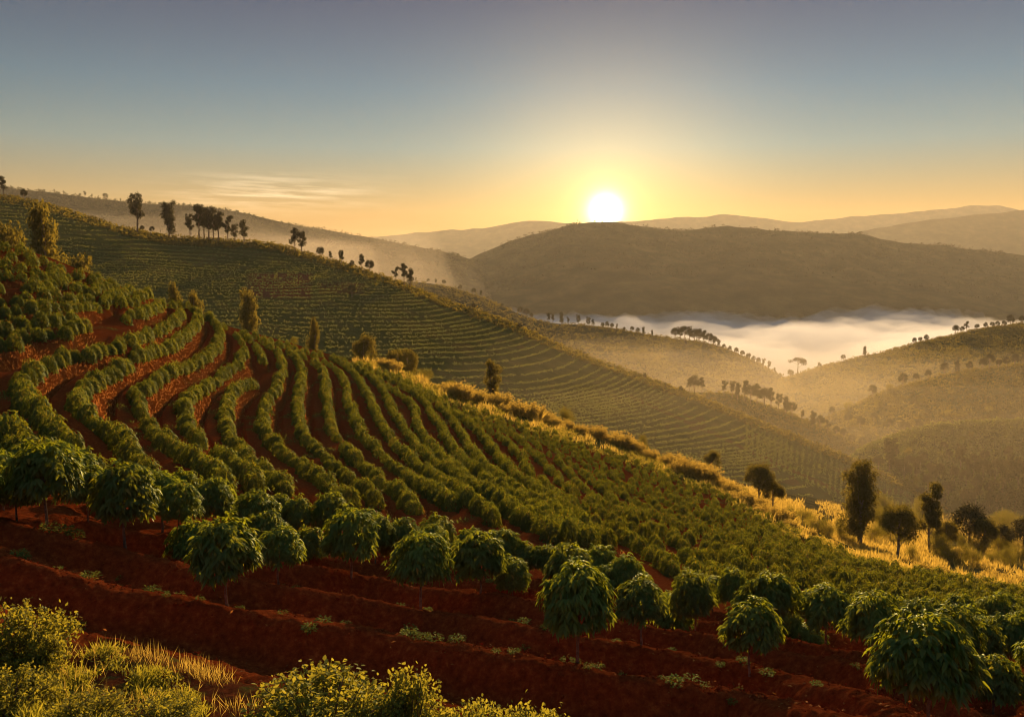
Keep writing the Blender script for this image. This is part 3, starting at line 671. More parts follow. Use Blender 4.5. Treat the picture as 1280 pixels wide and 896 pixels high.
def row_label(row):
    kind, k = row
    if kind == 'terrace': return 'clipped coffee bush on the short terraces below the hilltop at the far left', 'coffee bushes on the upper terraces'
    if kind == 'field': return 'low round coffee bush in the dense field right of the curved hedges', 'coffee bushes of the dense field'
    q = k - len(Trows)
    if q > 15 or q < 0: return 'wide coffee bush at the foot of the curved hedges on the left edge', 'coffee bushes at the foot of the hedges'
    return f'coffee bush grown together with its neighbours, {ORD[min(q, 15)]} curved hedge from the left', f'coffee bushes of the {ORD[min(q, 15)]} curved hedge'
print('bushes', len(spots))
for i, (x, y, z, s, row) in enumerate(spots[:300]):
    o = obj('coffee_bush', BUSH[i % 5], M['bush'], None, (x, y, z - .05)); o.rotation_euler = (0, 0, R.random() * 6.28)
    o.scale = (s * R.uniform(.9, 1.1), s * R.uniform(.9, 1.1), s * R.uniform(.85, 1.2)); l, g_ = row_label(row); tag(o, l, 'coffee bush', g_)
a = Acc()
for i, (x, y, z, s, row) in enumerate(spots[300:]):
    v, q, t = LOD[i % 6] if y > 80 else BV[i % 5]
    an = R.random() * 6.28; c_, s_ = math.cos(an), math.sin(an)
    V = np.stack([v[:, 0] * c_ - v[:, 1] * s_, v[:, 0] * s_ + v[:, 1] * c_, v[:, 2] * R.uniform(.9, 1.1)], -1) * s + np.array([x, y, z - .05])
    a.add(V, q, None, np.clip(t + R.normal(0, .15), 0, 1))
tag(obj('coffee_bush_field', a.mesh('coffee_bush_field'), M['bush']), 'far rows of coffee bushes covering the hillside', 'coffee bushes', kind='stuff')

# ------------------------------------------------------------------ trees
def limb(a, p0, p1, r0, r1, bend=.1, rr=R):
    s = np.linspace(0, 1, 6)[:, None]; p0 = np.array(p0, float); p1 = np.array(p1, float); L = np.linalg.norm(p1 - p0)
    V, Q = tube(p0 + (p1 - p0) * s + rr.normal(0, bend * L * .3, 3) * np.sin(s * 3.14), np.linspace(r0, r1, 6), 6); a.add(V, Q)
def make_tree(seed, style, n, leaf):
    """a tree ten units tall: (trunk mesh, crown mesh)"""
    r = np.random.default_rng(seed); B = []
    if style == 'tall':
        for z in np.linspace(4.2, 9.4, 17): B.append((r.normal(0, .7), r.normal(0, .7), z, r.uniform(.42, .9), r.uniform(.65, .95)))
    elif style == 'column':
        for z in np.linspace(2.2, 9.2, 22):
            w = .55 + .45 * math.sin((z - 1) / 9 * 3.0); B.append((r.normal(0, .72) * w, r.normal(0, .72) * w, z, r.uniform(.6, 1.08) * (w + .2), r.uniform(.8, 1.1)))
    elif style == 'pair':
        for cx in (-1.0, .9):
            for z in np.linspace(4.0, 8.6 + .6 * (cx > 0), 7): B.append((cx + r.normal(0, .4), r.normal(0, .5), z, r.uniform(.7, 1.1), .85))
    elif style == 'round':
        for k in range(30):
            t = np.arccos(r.uniform(-.55, 1)); p = r.random() * 6.28; B.append((2.3 * math.sin(t) * math.cos(p), 2.3 * math.sin(t) * math.sin(p), 6.3 + 2.5 * math.cos(t) + r.normal(0, .3), r.uniform(.75, 1.25), r.uniform(.9, 1.15)))
    elif style == 'umbrella':
        for k in range(16):
            p = r.random() * 6.28; q = math.sqrt(r.random()) * 4.2; B.append((q * math.cos(p), q * math.sin(p), 8.6 - .09 * q * q + r.normal(0, .3), r.uniform(1.0, 1.6), .65))
    elif style == 'shrub':
        for k in range(14):
            p = r.random() * 6.28; q = math.sqrt(r.random()) * 3.2; B.append((q * math.cos(p), q * math.sin(p), r.uniform(2.0, 8.2 - .5 * q), r.uniform(1.3, 2.0), r.uniform(1.2, 1.7)))
    a = Acc(); tz = {'shrub': 5}.get(style, 8.3); m = 10
    z = np.linspace(0, tz, m); x = np.cumsum(r.normal(0, .07, m)); y = np.cumsum(r.normal(0, .07, m)); x -= x[0]; y -= y[0]
    r0 = {'tall': .17, 'column': .20, 'pair': .2, 'round': .22, 'umbrella': .25, 'shrub': .14}[style]
    V, Q = tube(np.stack([x, y, z], -1), r0 * (1.15 - z / tz) + .03, 8); a.add(V, Q)
    for bx, by, bz, br, sq in B:
        z0 = max(bz - r.uniform(.8, 2.0), 1.0 if style != 'shrub' else .3); i = int(np.clip(z0 / tz * (m - 1), 0, m - 1))
        limb(a, (x[i], y[i], z[i]), (bx, by, bz), .07, .02, .2, r)
    c = Acc(); wt = np.array([b[3] ** 2 for b in B]); wt = wt / wt.sum()
    for (bx, by, bz, br, sq), f in zip(B, wt):
        k = max(int(n * f), 8); o = nrm(r.normal(0, 1, (k, 3))); rad = br * r.random(k) ** .38 * (1 + .25 * np.sin(o[:, 0] * 5 + bz) * np.sin(o[:, 1] * 6 + bx))
        P = o * rad[:, None] * np.array([1, 1, sq]) + np.array([bx, by, bz])
        D = nrm(o * .6 + r.normal(0, .7, (k, 3)) + np.array([0, 0, -.35])); N = nrm(o + r.normal(0, .6, (k, 3)) + np.array([0, 0, .4]))
        V, Q, t = leaf_quads(P, D, N, leaf * r.uniform(.6, 1.25, k), leaf * .55 * r.uniform(.7, 1.2, k), .2, np.clip(r.normal(.42, .22, k) + r.normal(0, .12), 0, 1))
        c.add(V, Q, None, t)
    return a.mesh('trunk'), c.mesh('crown')
TREE = {'tall': [make_tree(401 + i, 'tall', 1700, .44) for i in range(5)], 'column': [make_tree(420 + i, 'column', 3000, .42) for i in range(3)],
        'pair': [make_tree(430 + i, 'pair', 1700, .44) for i in range(2)], 'round': [make_tree(440 + i, 'round', 2600, .46) for i in range(4)],
        'umbrella': [make_tree(450, 'umbrella', 1500, .5)], 'shrub': [make_tree(460 + i, 'shrub', 1600, .55) for i in range(4)],
        'bigcolumn': [make_tree(470 + i, 'column', 8500, .28) for i in range(2)], 'biground': [make_tree(480 + i, 'round', 8500, .3) for i in range(2)],
        'bigtall': [make_tree(490 + i, 'tall', 6000, .3) for i in range(2)], 'bigshrub': [make_tree(495 + i, 'shrub', 6500, .26) for i in range(3)],
        'midcolumn': [make_tree(540 + i, 'column', 4200, .36) for i in range(3)], 'midround': [make_tree(550 + i, 'round', 4200, .36) for i in range(3)],
        'tiny': [make_tree(510 + i, 'tall', 260, .9) for i in range(3)], 'tinyround': [make_tree(520 + i, 'round', 300, 1.0) for i in range(3)]}
LOOK = {'tall': 'tall slender tree', 'column': 'dense upright tree', 'pair': 'two-headed tree', 'round': 'round-crowned tree', 'umbrella': 'wide flat-topped tree', 'shrub': 'low bushy shrub',
        'bigcolumn': 'tall columnar tree', 'biground': 'broad round-crowned tree', 'bigtall': 'tall open tree', 'bigshrub': 'bushy shrub', 'midcolumn': 'upright leafy tree', 'midround': 'rounded leafy tree', 'tiny': 'tiny slender tree', 'tinyround': 'tiny round tree'}
tcount = {}
def plant(style, P, h, label, group, cat='tree', mat='gum', wide=1.0):
    k = tcount.get(style, 0); tcount[style] = k + 1
    tm, cm = TREE[style][k % len(TREE[style])]
    t = empty('shrub' if 'shrub' in style else 'tree', (float(P[0]), float(P[1]), float(P[2]) - .015 * h), R.random() * 6.28, h / 10, label, cat, group)
    t.scale = (h / 10 * wide, h / 10 * wide, h / 10)
    c = obj('crown', cm, None, t); o = obj('trunk', tm, M['pale_bark'], t)
    if len(cm.materials) == 0: cm.materials.append(M['olive' if style == 'bigshrub' else mat])
    return t
def stand(key, items, place, group, mat='gum', wide=1.0):
    """items: (u, v of the foot, height in pixels, style); placed on a hill"""
    items = sorted(items); n = len(items)
    for i, (u, v, hpx, style) in enumerate(items):
        P = hp(key, u, v); d = float(P @ ray(640, 448)); P = P + 0
        nth, sd = (ORD[i], 'left') if i < max(23, n - len(ORD)) else (ORD[n - 1 - i], 'right')
        lab = f"{LOOK[style]}, {nth + ' from the ' + sd + ' ' if n > 1 else ''}{place}"
        plant(style, P, hpx * d / F * 1.04, lab, group if n > 1 else None, 'shrub' if 'shrub' in style else 'tree', mat, wide)
stand('second', [(4, 240, 25, 'tall'), (30, 249, 14, 'round'), (172, 292, 50, 'tall'), (178, 291, 9, 'round'), (190, 293, 10, 'round'), (212, 298, 47, 'column'), (237, 297, 31, 'tall'), (249, 299, 42, 'tall'), (255, 299, 38, 'tall'), (262, 300, 42, 'tall'), (267, 300, 34, 'tall'), (273, 301, 38, 'tall'), (285, 302, 32, 'tall'), (293, 303, 24, 'pair'), (305, 305, 30, 'pair'), (369, 316, 31, 'tall'), (378, 317, 29, 'pair'), (400, 324, 16, 'round'), (413, 327, 13, 'tall'), (427, 332, 19, 'tall'), (440, 336, 10, 'round'), (452, 339, 21, 'tall'), (462, 343, 18, 'round'), (495, 353, 19, 'tall'), (505, 357, 28, 'tall'), (513, 360, 25, 'pair'), (592, 388, 9, 'round'), (650, 411, 8, 'round'), (730, 446, 7, 'tall'), (806, 476, 10, 'tall'), (832, 485, 7, 'tall'), (851, 493, 10, 'round')],
      'on the crest of the terraced hill', 'trees along the crest of the terraced hill')
stand('second', [(176, 293, 6, 'shrub'), (285, 309, 6, 'shrub'), (440, 372, 16, 'round'), (360, 320, 4, 'shrub'), (415, 336, 5, 'shrub'), (465, 350, 6, 'shrub'), (540, 377, 7, 'shrub'), (612, 402, 7, 'shrub'), (470, 358, 5, 'shrub'), (520, 372, 6, 'shrub'), (893, 508, 8, 'shrub')], 'on the slope of the terraced hill', 'shrubs on the slope of the terraced hill', 'olive')
stand('third', [(520, 345, 6, 'tall'), (535, 350, 6, 'round'), (545, 352, 7, 'tall'), (555, 357, 8, 'round'), (575, 364, 8, 'round'), (592, 370, 10, 'round'), (601, 373, 10, 'tall'), (610, 377, 7, 'round'), (628, 385, 6, 'round'), (650, 394, 11, 'round'), (658, 398, 13, 'round'), (664, 400, 9, 'round'), (686, 404, 14, 'tall'), (691, 404, 12, 'tall'), (702, 405, 16, 'column'), (710, 406, 10, 'tall'), (723, 407, 14, 'pair'), (735, 409, 13, 'pair'), (741, 409, 10, 'tall'), (753, 411, 8, 'round'), (759, 411, 9, 'round'), (765, 412, 8, 'round'), (771, 413, 8, 'tall'), (780, 415, 6, 'round'), (790, 416, 8, 'round'), (797, 418, 8, 'round'), (804, 419, 10, 'column'), (815, 421, 8, 'column'), (828, 424, 4, 'shrub')],
      'on the crest of the hazy brown hill', 'trees in a line on the brown hill')
stand('third', [(844, 426, 17, 'round'), (850, 426, 18, 'tall'), (856, 426, 19, 'round'), (862, 427, 20, 'tall'), (868, 428, 19, 'round'), (874, 429, 19, 'round'), (880, 430, 18, 'tall'), (886, 432, 17, 'round'), (892, 434, 15, 'round'), (898, 436, 13, 'tall')], 'in the grove above the fog', 'trees of the grove on the brown hill')
stand('third', [(905, 437, 8, 'round'), (912, 440, 8, 'round'), (920, 444, 10, 'round'), (928, 447, 9, 'round'), (935, 451, 10, 'round'), (942, 454, 9, 'round'), (948, 457, 10, 'round'), (954, 461, 13, 'tall'), (961, 464, 13, 'tall'), (968, 468, 9, 'tall'), (975, 472, 6, 'round')], 'down the brown hill beyond the grove', 'trees running down from the grove')
stand('right_high', [(988, 473, 12, 'round'), (997, 468, 23, 'umbrella'), (1011, 465, 7, 'shrub'), (1024, 460, 8, 'round'), (1040, 456, 4, 'shrub'), (1054, 452, 9, 'round'), (1081, 446, 13, 'column'), (1120, 437, 5, 'shrub'), (1131, 434, 4, 'shrub'), (1143, 431, 9, 'round'), (1150, 429, 8, 'round'), (1158, 428, 10, 'round'), (1176, 423, 5, 'shrub'), (1194, 419, 13, 'round'), (1202, 418, 10, 'round'), (1208, 416, 14, 'tall'), (1221, 414, 9, 'round'), (1232, 412, 9, 'round'), (1240, 411, 9, 'round'), (1247, 410, 9, 'round'), (1255, 409, 9, 'round'), (1263, 408, 15, 'round'), (1277, 406, 12, 'round')],
      'on the ridge right of the fog', 'trees along the ridge right of the fog')
stand('right_mid', [(1040, 520, 13, 'round'), (1060, 511, 12, 'shrub'), (1090, 497, 17, 'round'), (1112, 489, 12, 'shrub'), (1128, 484, 18, 'round'), (1145, 479, 12, 'round'), (1160, 476, 13, 'round'), (1181, 471, 18, 'round'), (1196, 468, 17, 'column'), (1212, 466, 14, 'round'), (1228, 464, 16, 'round'), (1236, 463, 20, 'round'), (1248, 461, 12, 'round'), (1258, 460, 14, 'round'), (1268, 459, 17, 'round'), (1280, 458, 16, 'round')],
      'along the sunlit crest of the rounded hill', 'trees along the crest of the rounded hill', 'tree')
stand('right_mid', [(1060, 530, 16, 'round'), (1075, 536, 18, 'round'), (1092, 528, 14, 'round'), (1110, 540, 18, 'round'), (1130, 545, 20, 'round'), (1148, 540, 18, 'round'), (1165, 545, 18, 'round'), (1182, 538, 14, 'round'), (1185, 520, 12, 'shrub'), (1202, 541, 14, 'shrub'), (1215, 545, 10, 'round'), (1237, 515, 10, 'shrub'), (1150, 505, 10, 'shrub'), (1098, 510, 13, 'shrub')], 'in the hollow below the rounded hill', 'trees in the hollow below the rounded hill', 'gum')
stand('spur', [(862, 486, 19, 'tall'), (868, 487, 22, 'round'), (877, 488, 20, 'tall'), (905, 496, 20, 'tall'), (915, 498, 22, 'tall'), (922, 500, 22, 'column'), (931, 502, 26, 'tall'), (938, 504, 24, 'round'), (946, 506, 27, 'tall'), (955, 508, 24, 'round'), (963, 510, 26, 'tall'), (973, 513, 22, 'tall'), (982, 517, 22, 'column'), (990, 521, 20, 'round'), (1003, 526, 14, 'tall'), (1016, 533, 20, 'column'), (1025, 536, 18, 'round'), (1034, 541, 17, 'tall'), (1045, 545, 14, 'round'), (1055, 550, 16, 'round'), (1065, 555, 14, 'round'), (1078, 560, 15, 'round'), (1092, 566, 12, 'round')],
      'on the spur behind the terraced hill', 'trees along the low spur', 'tree')
stand('right_low', [(1112, 588, 44, 'column'), (1098, 590, 22, 'round'), (1125, 592, 22, 'round'), (1136, 585, 18, 'round'), (1150, 588, 20, 'round'), (1163, 592, 16, 'round'), (1176, 594, 16, 'round'), (1186, 575, 14, 'round'), (1193, 602, 20, 'round'), (1207, 610, 24, 'round'), (1216, 598, 30, 'round'), (1222, 616, 22, 'round'), (1237, 622, 20, 'round'), (1252, 640, 52, 'tall'), (1273, 610, 40, 'round'), (1281, 628, 42, 'column'), (1262, 632, 24, 'round'), (1135, 570, 12, 'shrub'), (1214, 546, 7, 'shrub'), (1160, 612, 22, 'round'), (1235, 655, 30, 'round'), (1185, 625, 24, 'round'), (1140, 610, 20, 'shrub'), (1150, 630, 22, 'round'), (1208, 640, 30, 'round'), (1130, 600, 26, 'round'), (1145, 600, 30, 'tall'), (1170, 604, 28, 'round'), (1200, 590, 34, 'tall'), (1228, 602, 30, 'round'), (1243, 608, 36, 'round'), (1262, 604, 38, 'tall'), (1288, 640, 44, 'round'), (1175, 640, 26, 'round'), (1220, 634, 34, 'tall'), (1245, 648, 36, 'round'), (1268, 652, 40, 'round'), (1155, 580, 16, 'round'), (1180, 566, 14, 'round'), (1230, 580, 18, 'round'), (1260, 575, 18, 'round'), (1120, 575, 20, 'tall')],
      'in the hollow between the two right-hand hills', 'trees in the hollow on the right', 'gum')
stand('valley', [(1075, 684, 114, 'bigcolumn'), (1122, 702, 75, 'biground'), (1161, 694, 90, 'bigtall'), (1182, 692, 42, 'biground'), (1211, 692, 64, 'round'), (1228, 696, 50, 'biground'), (1250, 696, 42, 'round'), (1277, 702, 58, 'round'), (948, 634, 58, 'biground'), (966, 640, 42, 'biground')],
      'in the golden grass below the crop', 'trees in the golden grass below the crop', 'tree')
stand('valley', [(985, 655, 26, 'bigshrub'), (1003, 657, 26, 'bigshrub'), (1022, 670, 36, 'bigshrub'), (1034, 676, 24, 'bigshrub'), (1050, 676, 32, 'bigshrub'), (1062, 682, 20, 'bigshrub'), (1140, 702, 24, 'bigshrub'), (1185, 706, 28, 'bigshrub'), (1200, 708, 30, 'bigshrub'), (1240, 708, 24, 'bigshrub'), (1262, 712, 30, 'bigshrub'), (1170, 700, 36, 'bigshrub'), (1215, 710, 26, 'bigshrub'), (970, 648, 20, 'bigshrub'), (930, 622, 16, 'bigshrub')],
      'in the golden grass beside the crop', 'shrubs in the golden grass', 'shrub')
stand('left_far', [(u, v, h, s) for u, v, h, s in [(55, 242, 5, 'tinyround'), (68, 243, 6, 'tiny'), (80, 245, 6, 'tiny'), (100, 247, 5, 'tinyround'), (106, 247, 8, 'tiny'), (115, 249, 6, 'tiny'), (123, 250, 5, 'tiny'), (132, 251, 10, 'tinyround'), (144, 253, 5, 'tiny'), (151, 254, 6, 'tiny'), (160, 255, 6, 'tinyround'), (187, 256, 5, 'tiny'), (200, 257, 5, 'tiny'), (217, 259, 6, 'tiny'), (230, 260, 7, 'tinyround'), (238, 261, 6, 'tinyround'), (252, 262, 7, 'tinyround'), (262, 264, 6, 'tinyround'), (275, 266, 7, 'tinyround'), (283, 267, 6, 'tinyround'), (296, 269, 6, 'tinyround'), (310, 272, 5, 'tinyround'), (335, 277, 4, 'tinyround'), (352, 281, 5, 'tinyround'), (385, 287, 5, 'tinyround'), (392, 288, 5, 'tinyround'), (400, 289, 4, 'tinyround'), (420, 292, 4, 'tinyround')]],
      'on the skyline of the far left ridge', 'trees on the skyline of the far left ridge')
rs_ = np.random.default_rng(77); EX = []
for k_ in range(44):
    u_ = rs_.uniform(1085, 1300); vt_ = float(np.interp(u_, [p[0] for p in VTOP], [p[1] for p in VTOP])) + 4; EX.append((float(u_), float(vt_ + (crest(u_) - 14 - vt_) * rs_.random()), float(rs_.uniform(14, 34)), 'bigshrub'))
stand('valley', EX, 'among the shrubs at the right edge', 'olive shrubs at the right edge', 'shrub')
# trees just behind the crest of the plantation, their feet hidden by it
def behind(items, place, group, mat='tree'):
    items = sorted(items)
    for i, (u, vtop, w, style, wide) in enumerate(items):
        P = back_point(u, w); d = float(P @ np.array(ray(640, 448))); a_ = ray(u, vtop); zt = a_[2] * (P[1] / a_[1])
        plant(style, P, max(zt - P[2], 1.0), f"{LOOK[style]}, {ORD[i]} from the left {place}", group, 'shrub' if 'shrub' in style else 'tree', mat, wide)
behind([(6, 268, 60, 'midround', .62), (54, 243, 75, 'midcolumn', .62), (96, 312, 85, 'midcolumn', .8), (219, 347, 70, 'midcolumn', .5), (243, 359, 60, 'midcolumn', .55), (311, 356, 60, 'midcolumn', .55), (393, 393, 45, 'midcolumn', .5), (456, 415, 40, 'midround', .8), (496, 430, 30, 'midround', .8), (510, 432, 34, 'midround', .75), (613, 446, 22, 'midcolumn', .8), (890, 561, 18, 'midround', .9)],
       'rising from behind the plantation crest', 'trees behind the plantation crest')
behind([(368, 420, 4, 'bigshrub', 1.5), (706, 505, 10, 'bigshrub', 1.0), (803, 541, 8, 'bigshrub', .9), (745, 530, 8, 'bigshrub', 1), (527, 458, 14, 'bigshrub', 1.4), (565, 470, 8, 'bigshrub', 1), (838, 565, 8, 'bigshrub', 1), (640, 500, 12, 'bigshrub', 1)], 'just behind the plantation crest', 'shrubs behind the plantation crest', 'shrub')

# ------------------------------------------------------------------ crop rows on the terraced hill
def crop_rows():
    a = Acc(); P0 = []; sc = []
    v0 = 240.0
    starts = []
    while v0 < 760: starts.append(v0); v0 += 4.2 + max(0, (v0 - 300)) * .0055
    U = np.arange(-60, 1240, 1.6)
    cv = crest_of('second', U)
    for v in starts:
        tr = []
        for k, u in enumerate(U):
            near_c = math.exp(-max(v - cv[k], 0) / 22) * min(max((u - 480) / 250, 0), 1)
            v += .16 * float(vnoise(np.array(u / 40.0), np.array(v / 45.0), 3)) + 1.6 * (.035 - .10 * min(max((u - 420) / 300, 0), 1) - .85 * near_c)
            if v < cv[k] + .8: break
            if u > 985 + (v - 560) * .5 and u > 860: break
            tr.append((u, v))
        if len(tr) > 3: P0.append(np.array(tr))
    # steep straight rows of the right-hand block
    for u0 in np.arange(935, 1220, 7.0):
        tr = []
        v = float(np.interp(u0, U, cv)) + 2
        u = u0
        while v < 690 and u > 850:
            lane = 508 + (u - 800) * .46
            if v > lane + 1 and u < 1040: break
            tr.append((u, v)); v += 1.6; u -= .12
        if len(tr) > 3: P0.append(np.array(tr))
    pts = []
    for tr in P0:
        keep = tr[:, 1] < crest(tr[:, 0]) + 6
        tr = tr[keep]
        if len(tr) < 3: continue
        p = hp('second', tr[:, 0], tr[:, 1]); s = np.r_[0, np.cumsum(np.linalg.norm(np.diff(p, axis=0), axis=1))]
        t = np.arange(0, s[-1], .85); q = np.stack([np.interp(t, s, p[:, k]) for k in range(3)], -1); pts.append(q)
    p = np.vstack(pts); n = len(p); plot = hash2(np.floor(p[:, 0] / 46 + .4 * vnoise(p[:, 2] / 9, p[:, 0] / 60, 3)), np.floor(p[:, 2] / 11 + .3 * vnoise(p[:, 0] / 30, p[:, 1] / 30, 4)), 5)
    keep = R.random(n) < (.6 + .4 * plot) * (.65 + .35 * smooth(-.4, .1, fbm(p[:, 0] / 14, p[:, 1] / 14, 55, 3))); p = p[keep]; plot = plot[keep]; n = len(p)
    per = 7; P = np.repeat(p, per, 0) + R.normal(0, 1, (n * per, 3)) * np.array([.34, .34, .2]) + np.array([0, 0, .36]); k = len(P)
    o = nrm(R.normal(0, 1, (k, 3)) + np.array([0, 0, .4]))
    V, Q, t = leaf_quads(P, o, nrm(R.normal(0, 1, (k, 3)) + np.array([0, 0, .8])), R.uniform(.45, .8, k), R.uniform(.3, .5, k), .1, np.clip(R.normal(.42, .2, k) + np.repeat(hash2(np.floor(plot * 97), plot * 0, 8) - .5, per) * .5, 0, 1))
    a.add(V, Q, None, t)
    print('crop leaves', k)
    tag(obj('crop_rows', a.mesh('crop_rows'), M['crop']), 'contour rows of crops on the terraced hill', 'crops', kind='stuff')
crop_rows()
def brush(key, n, ulo, uhi, vlo, vhi, hgt, seed, mat, name, label, dens=None):
    """uncountable low scrub over a hill"""
    r = np.random.default_rng(seed); u = r.uniform(ulo, uhi, n); c = crest_of(key, u)
    v = c + (vhi - vlo) * r.random(n) ** 1.3 + vlo
    if dens is not None: k = r.random(n) < dens(u, v); u, v = u[k], v[k]; n = len(u)
    p = hp(key, u, v); per = 9; P = np.repeat(p, per, 0) + r.normal(0, hgt * .45, (n * per, 3)) * np.array([1, 1, .5]) + np.array([0, 0, hgt * .4]); k = len(P)
    V, Q, t = leaf_quads(P, nrm(r.normal(0, 1, (k, 3))), nrm(r.normal(0, 1, (k, 3)) + np.array([0, 0, .8])), hgt * r.uniform(.5, 1, k), hgt * r.uniform(.3, .6, k), .1, np.clip(r.normal(.4, .2, k) + np.repeat(r.normal(0, .15, n), per), 0, 1))
    a = Acc(); a.add(V, Q, None, t); tag(obj(name, a.mesh(name), M[mat]), label, 'scrub', kind='stuff')
clump = lambda s, b: (lambda u, v: .4 + .6 * smooth(-.1, .35, fbm(u / s, v / (s * .5), b, 3)))
brush('second', 2600, 0, 1230, -1, 9, 1.5, 71, 'tree', 'crest_scrub', 'scrub along the crest of the terraced hill')
brush('right_low', 5000, 1060, 1290, 0, 100, 1.7, 72, 'crop', 'low_scrub', 'scrub on the low hill at the right', lambda u, v: .35 + .65 * smooth(-.2, .3, fbm(u / 14, v / 8, 3, 3)))
brush('right_mid', 6000, 1020, 1290, 0, 90, 1.9, 73, 'tree', 'rounded_hill_scrub', 'scrub on the rounded hill', clump(26, 9))
brush('right_high', 8000, 960, 1290, 0, 60, 2.6, 74, 'tree', 'ridge_scrub', 'scrub on the grassy ridge', clump(34, 15))
brush('third', 9000, 500, 1020, 0, 70, 2.8, 75, 'tree', 'brown_hill_scrub', 'scrub on the brown hill', clump(40, 17))
brush('spur', 4000, 850, 1200, 0, 45, 1.5, 76, 'tree', 'spur_scrub', 'scrub on the low spur', clump(18, 19))
brush('left_far', 4500, 0, 640, -1, 60, 6.0, 77, 'gum', 'far_ridge_wood', 'far woodland on the left ridge', clump(40, 23))
brush('mountain', 3500, 440, 1290, -1, 60, 7.0, 78, 'gum', 'mountain_wood', 'far woodland on the broad mountain', lambda u, v: .3 + .7 * smooth(-.1, .3, fbm(u / 40, v / 16, 29, 4)))

# ------------------------------------------------------------------ grasses
def blades(P, h, w, lean, seed, up=None):
    r = np.random.default_rng(seed); n = len(P)
    D = r.normal(0, lean, (n, 3)); D[:, 2] = 1
    N = nrm(np.stack([r.normal(0, 1, n), r.normal(-.6, 1, n), np.zeros(n)], -1))
    return leaf_quads(P, D, N, h, w, 0.0, np.clip(r.normal(.5, .25, n), 0, 1))
def golden_strip():
    n = 19000; u = R.uniform(440, 1330, n); ew = np.interp(u, [430, 470, 560, 700, 900, 1000, 1100, 1300], [2, 14, 22, 24, 24, 20, 14, 10])
    v = crest(u) + ew * R.random(n) * .7
    den = .35 + .65 * smooth(-.3, .2, fbm(u / 22, v / 9, 61, 3)); k = R.random(n) < den; u, v = u[k], v[k]
    P = near(u, v); a = Acc()
    hh = R.uniform(.35, 1.2, len(u)) * (0.45 + 1.0 * smooth(-.2, .5, fbm(u / 16, v / 7, 67, 3)))
    V, Q, t = blades(P, hh, R.uniform(.07, .15, len(u)), .28, 1); a.add(V, Q, None, t)
    n = 48000; u = R.uniform(900, 1330, n); lo = np.array([pw(VTOP, 1, x) for x in u[:1]]); vt = np.interp(u, [p[0] for p in VTOP], [p[1] for p in VTOP]); vb = crest(u) + 4
    v = vt + (vb - vt) * R.random(n) ** .7; den = smooth(-.35, .15, fbm(u / 26, v / 12, 63, 3)); k = R.random(n) < den; u, v = u[k], v[k]
    P = hp('valley', u, v)
    V, Q, t = blades(P, R.uniform(.6, 1.9, len(u)), R.uniform(.14, .34, len(u)), .35, 2); a.add(V, Q, None, t)
    _o = a
    n = 30000; u = R.uniform(450, 1330, n); ew = np.interp(u, [430, 470, 560, 700, 900, 1000, 1100, 1300], [2, 14, 22, 24, 24, 20, 14, 10]); v = crest(u) + ew * R.random(n); k = R.random(n) < smooth(-.2, .25, fbm(u / 18, v / 10, 91, 3)); u, v = u[k], v[k]
    b = Acc(); P = near(u, v) + R.normal(0, .2, (len(u), 3)) * np.array([1, 1, .4]) + np.array([0, 0, .3]); V, Q, t = leaf_quads(P, nrm(R.normal(0, 1, (len(u), 3)) + np.array([0, 0, .5])), nrm(R.normal(0, 1, (len(u), 3))), R.uniform(.3, .7, len(u)), R.uniform(.15, .3, len(u)), .1, R.random(len(u))); b.add(V, Q, None, t)
    tag(obj('edge_herbs', b.mesh('edge_herbs'), M['olive']), 'olive herbs among the golden grass', 'herbs', kind='stuff')
    tag(obj('golden_grass', a.mesh('golden_grass'), M['gold']), 'golden grass along the edge of the crop', 'grass', kind='stuff')
golden_strip()
def bank_grass():
    w = BK * (flat[:, 1] > 40); idx = np.nonzero(w > .4)[0]; wt = 1 / np.maximum(1, fu * 0 + 1); k = R.choice(idx, 42000)
    P = flat[k] + R.normal(0, .10, (len(k), 3)) * np.array([1, 1, .2]); uu = fu[k]
    m = R.random(len(k)) < np.where(uu < 330, .9, .35); P = P[m]
    a = Acc(); V, Q, t = blades(P, R.uniform(.10, .30, len(P)), R.uniform(.03, .06, len(P)), .55, 3); a.add(V, Q, None, t)
    tag(obj('bank_grass', a.mesh('bank_grass'), M['dry']), 'dry orange grass on the terrace banks', 'grass', kind='stuff')
    gi = np.nonzero((GRASS > .3) & (flat[:, 1] > 38) & (cr_d > 3))[0]; k = R.choice(gi, 16000); P = flat[k] + R.normal(0, .2, (len(k), 3)) * np.array([1, 1, 0])
    a = Acc(); V, Q, t = blades(P, R.uniform(.10, .30, len(P)), R.uniform(.03, .06, len(P)), .6, 5); a.add(V, Q, None, t)
    tag(obj('path_weeds', a.mesh('path_weeds'), M['weed']), 'thin weeds growing on the terrace paths', 'weeds', kind='stuff')
bank_grass()
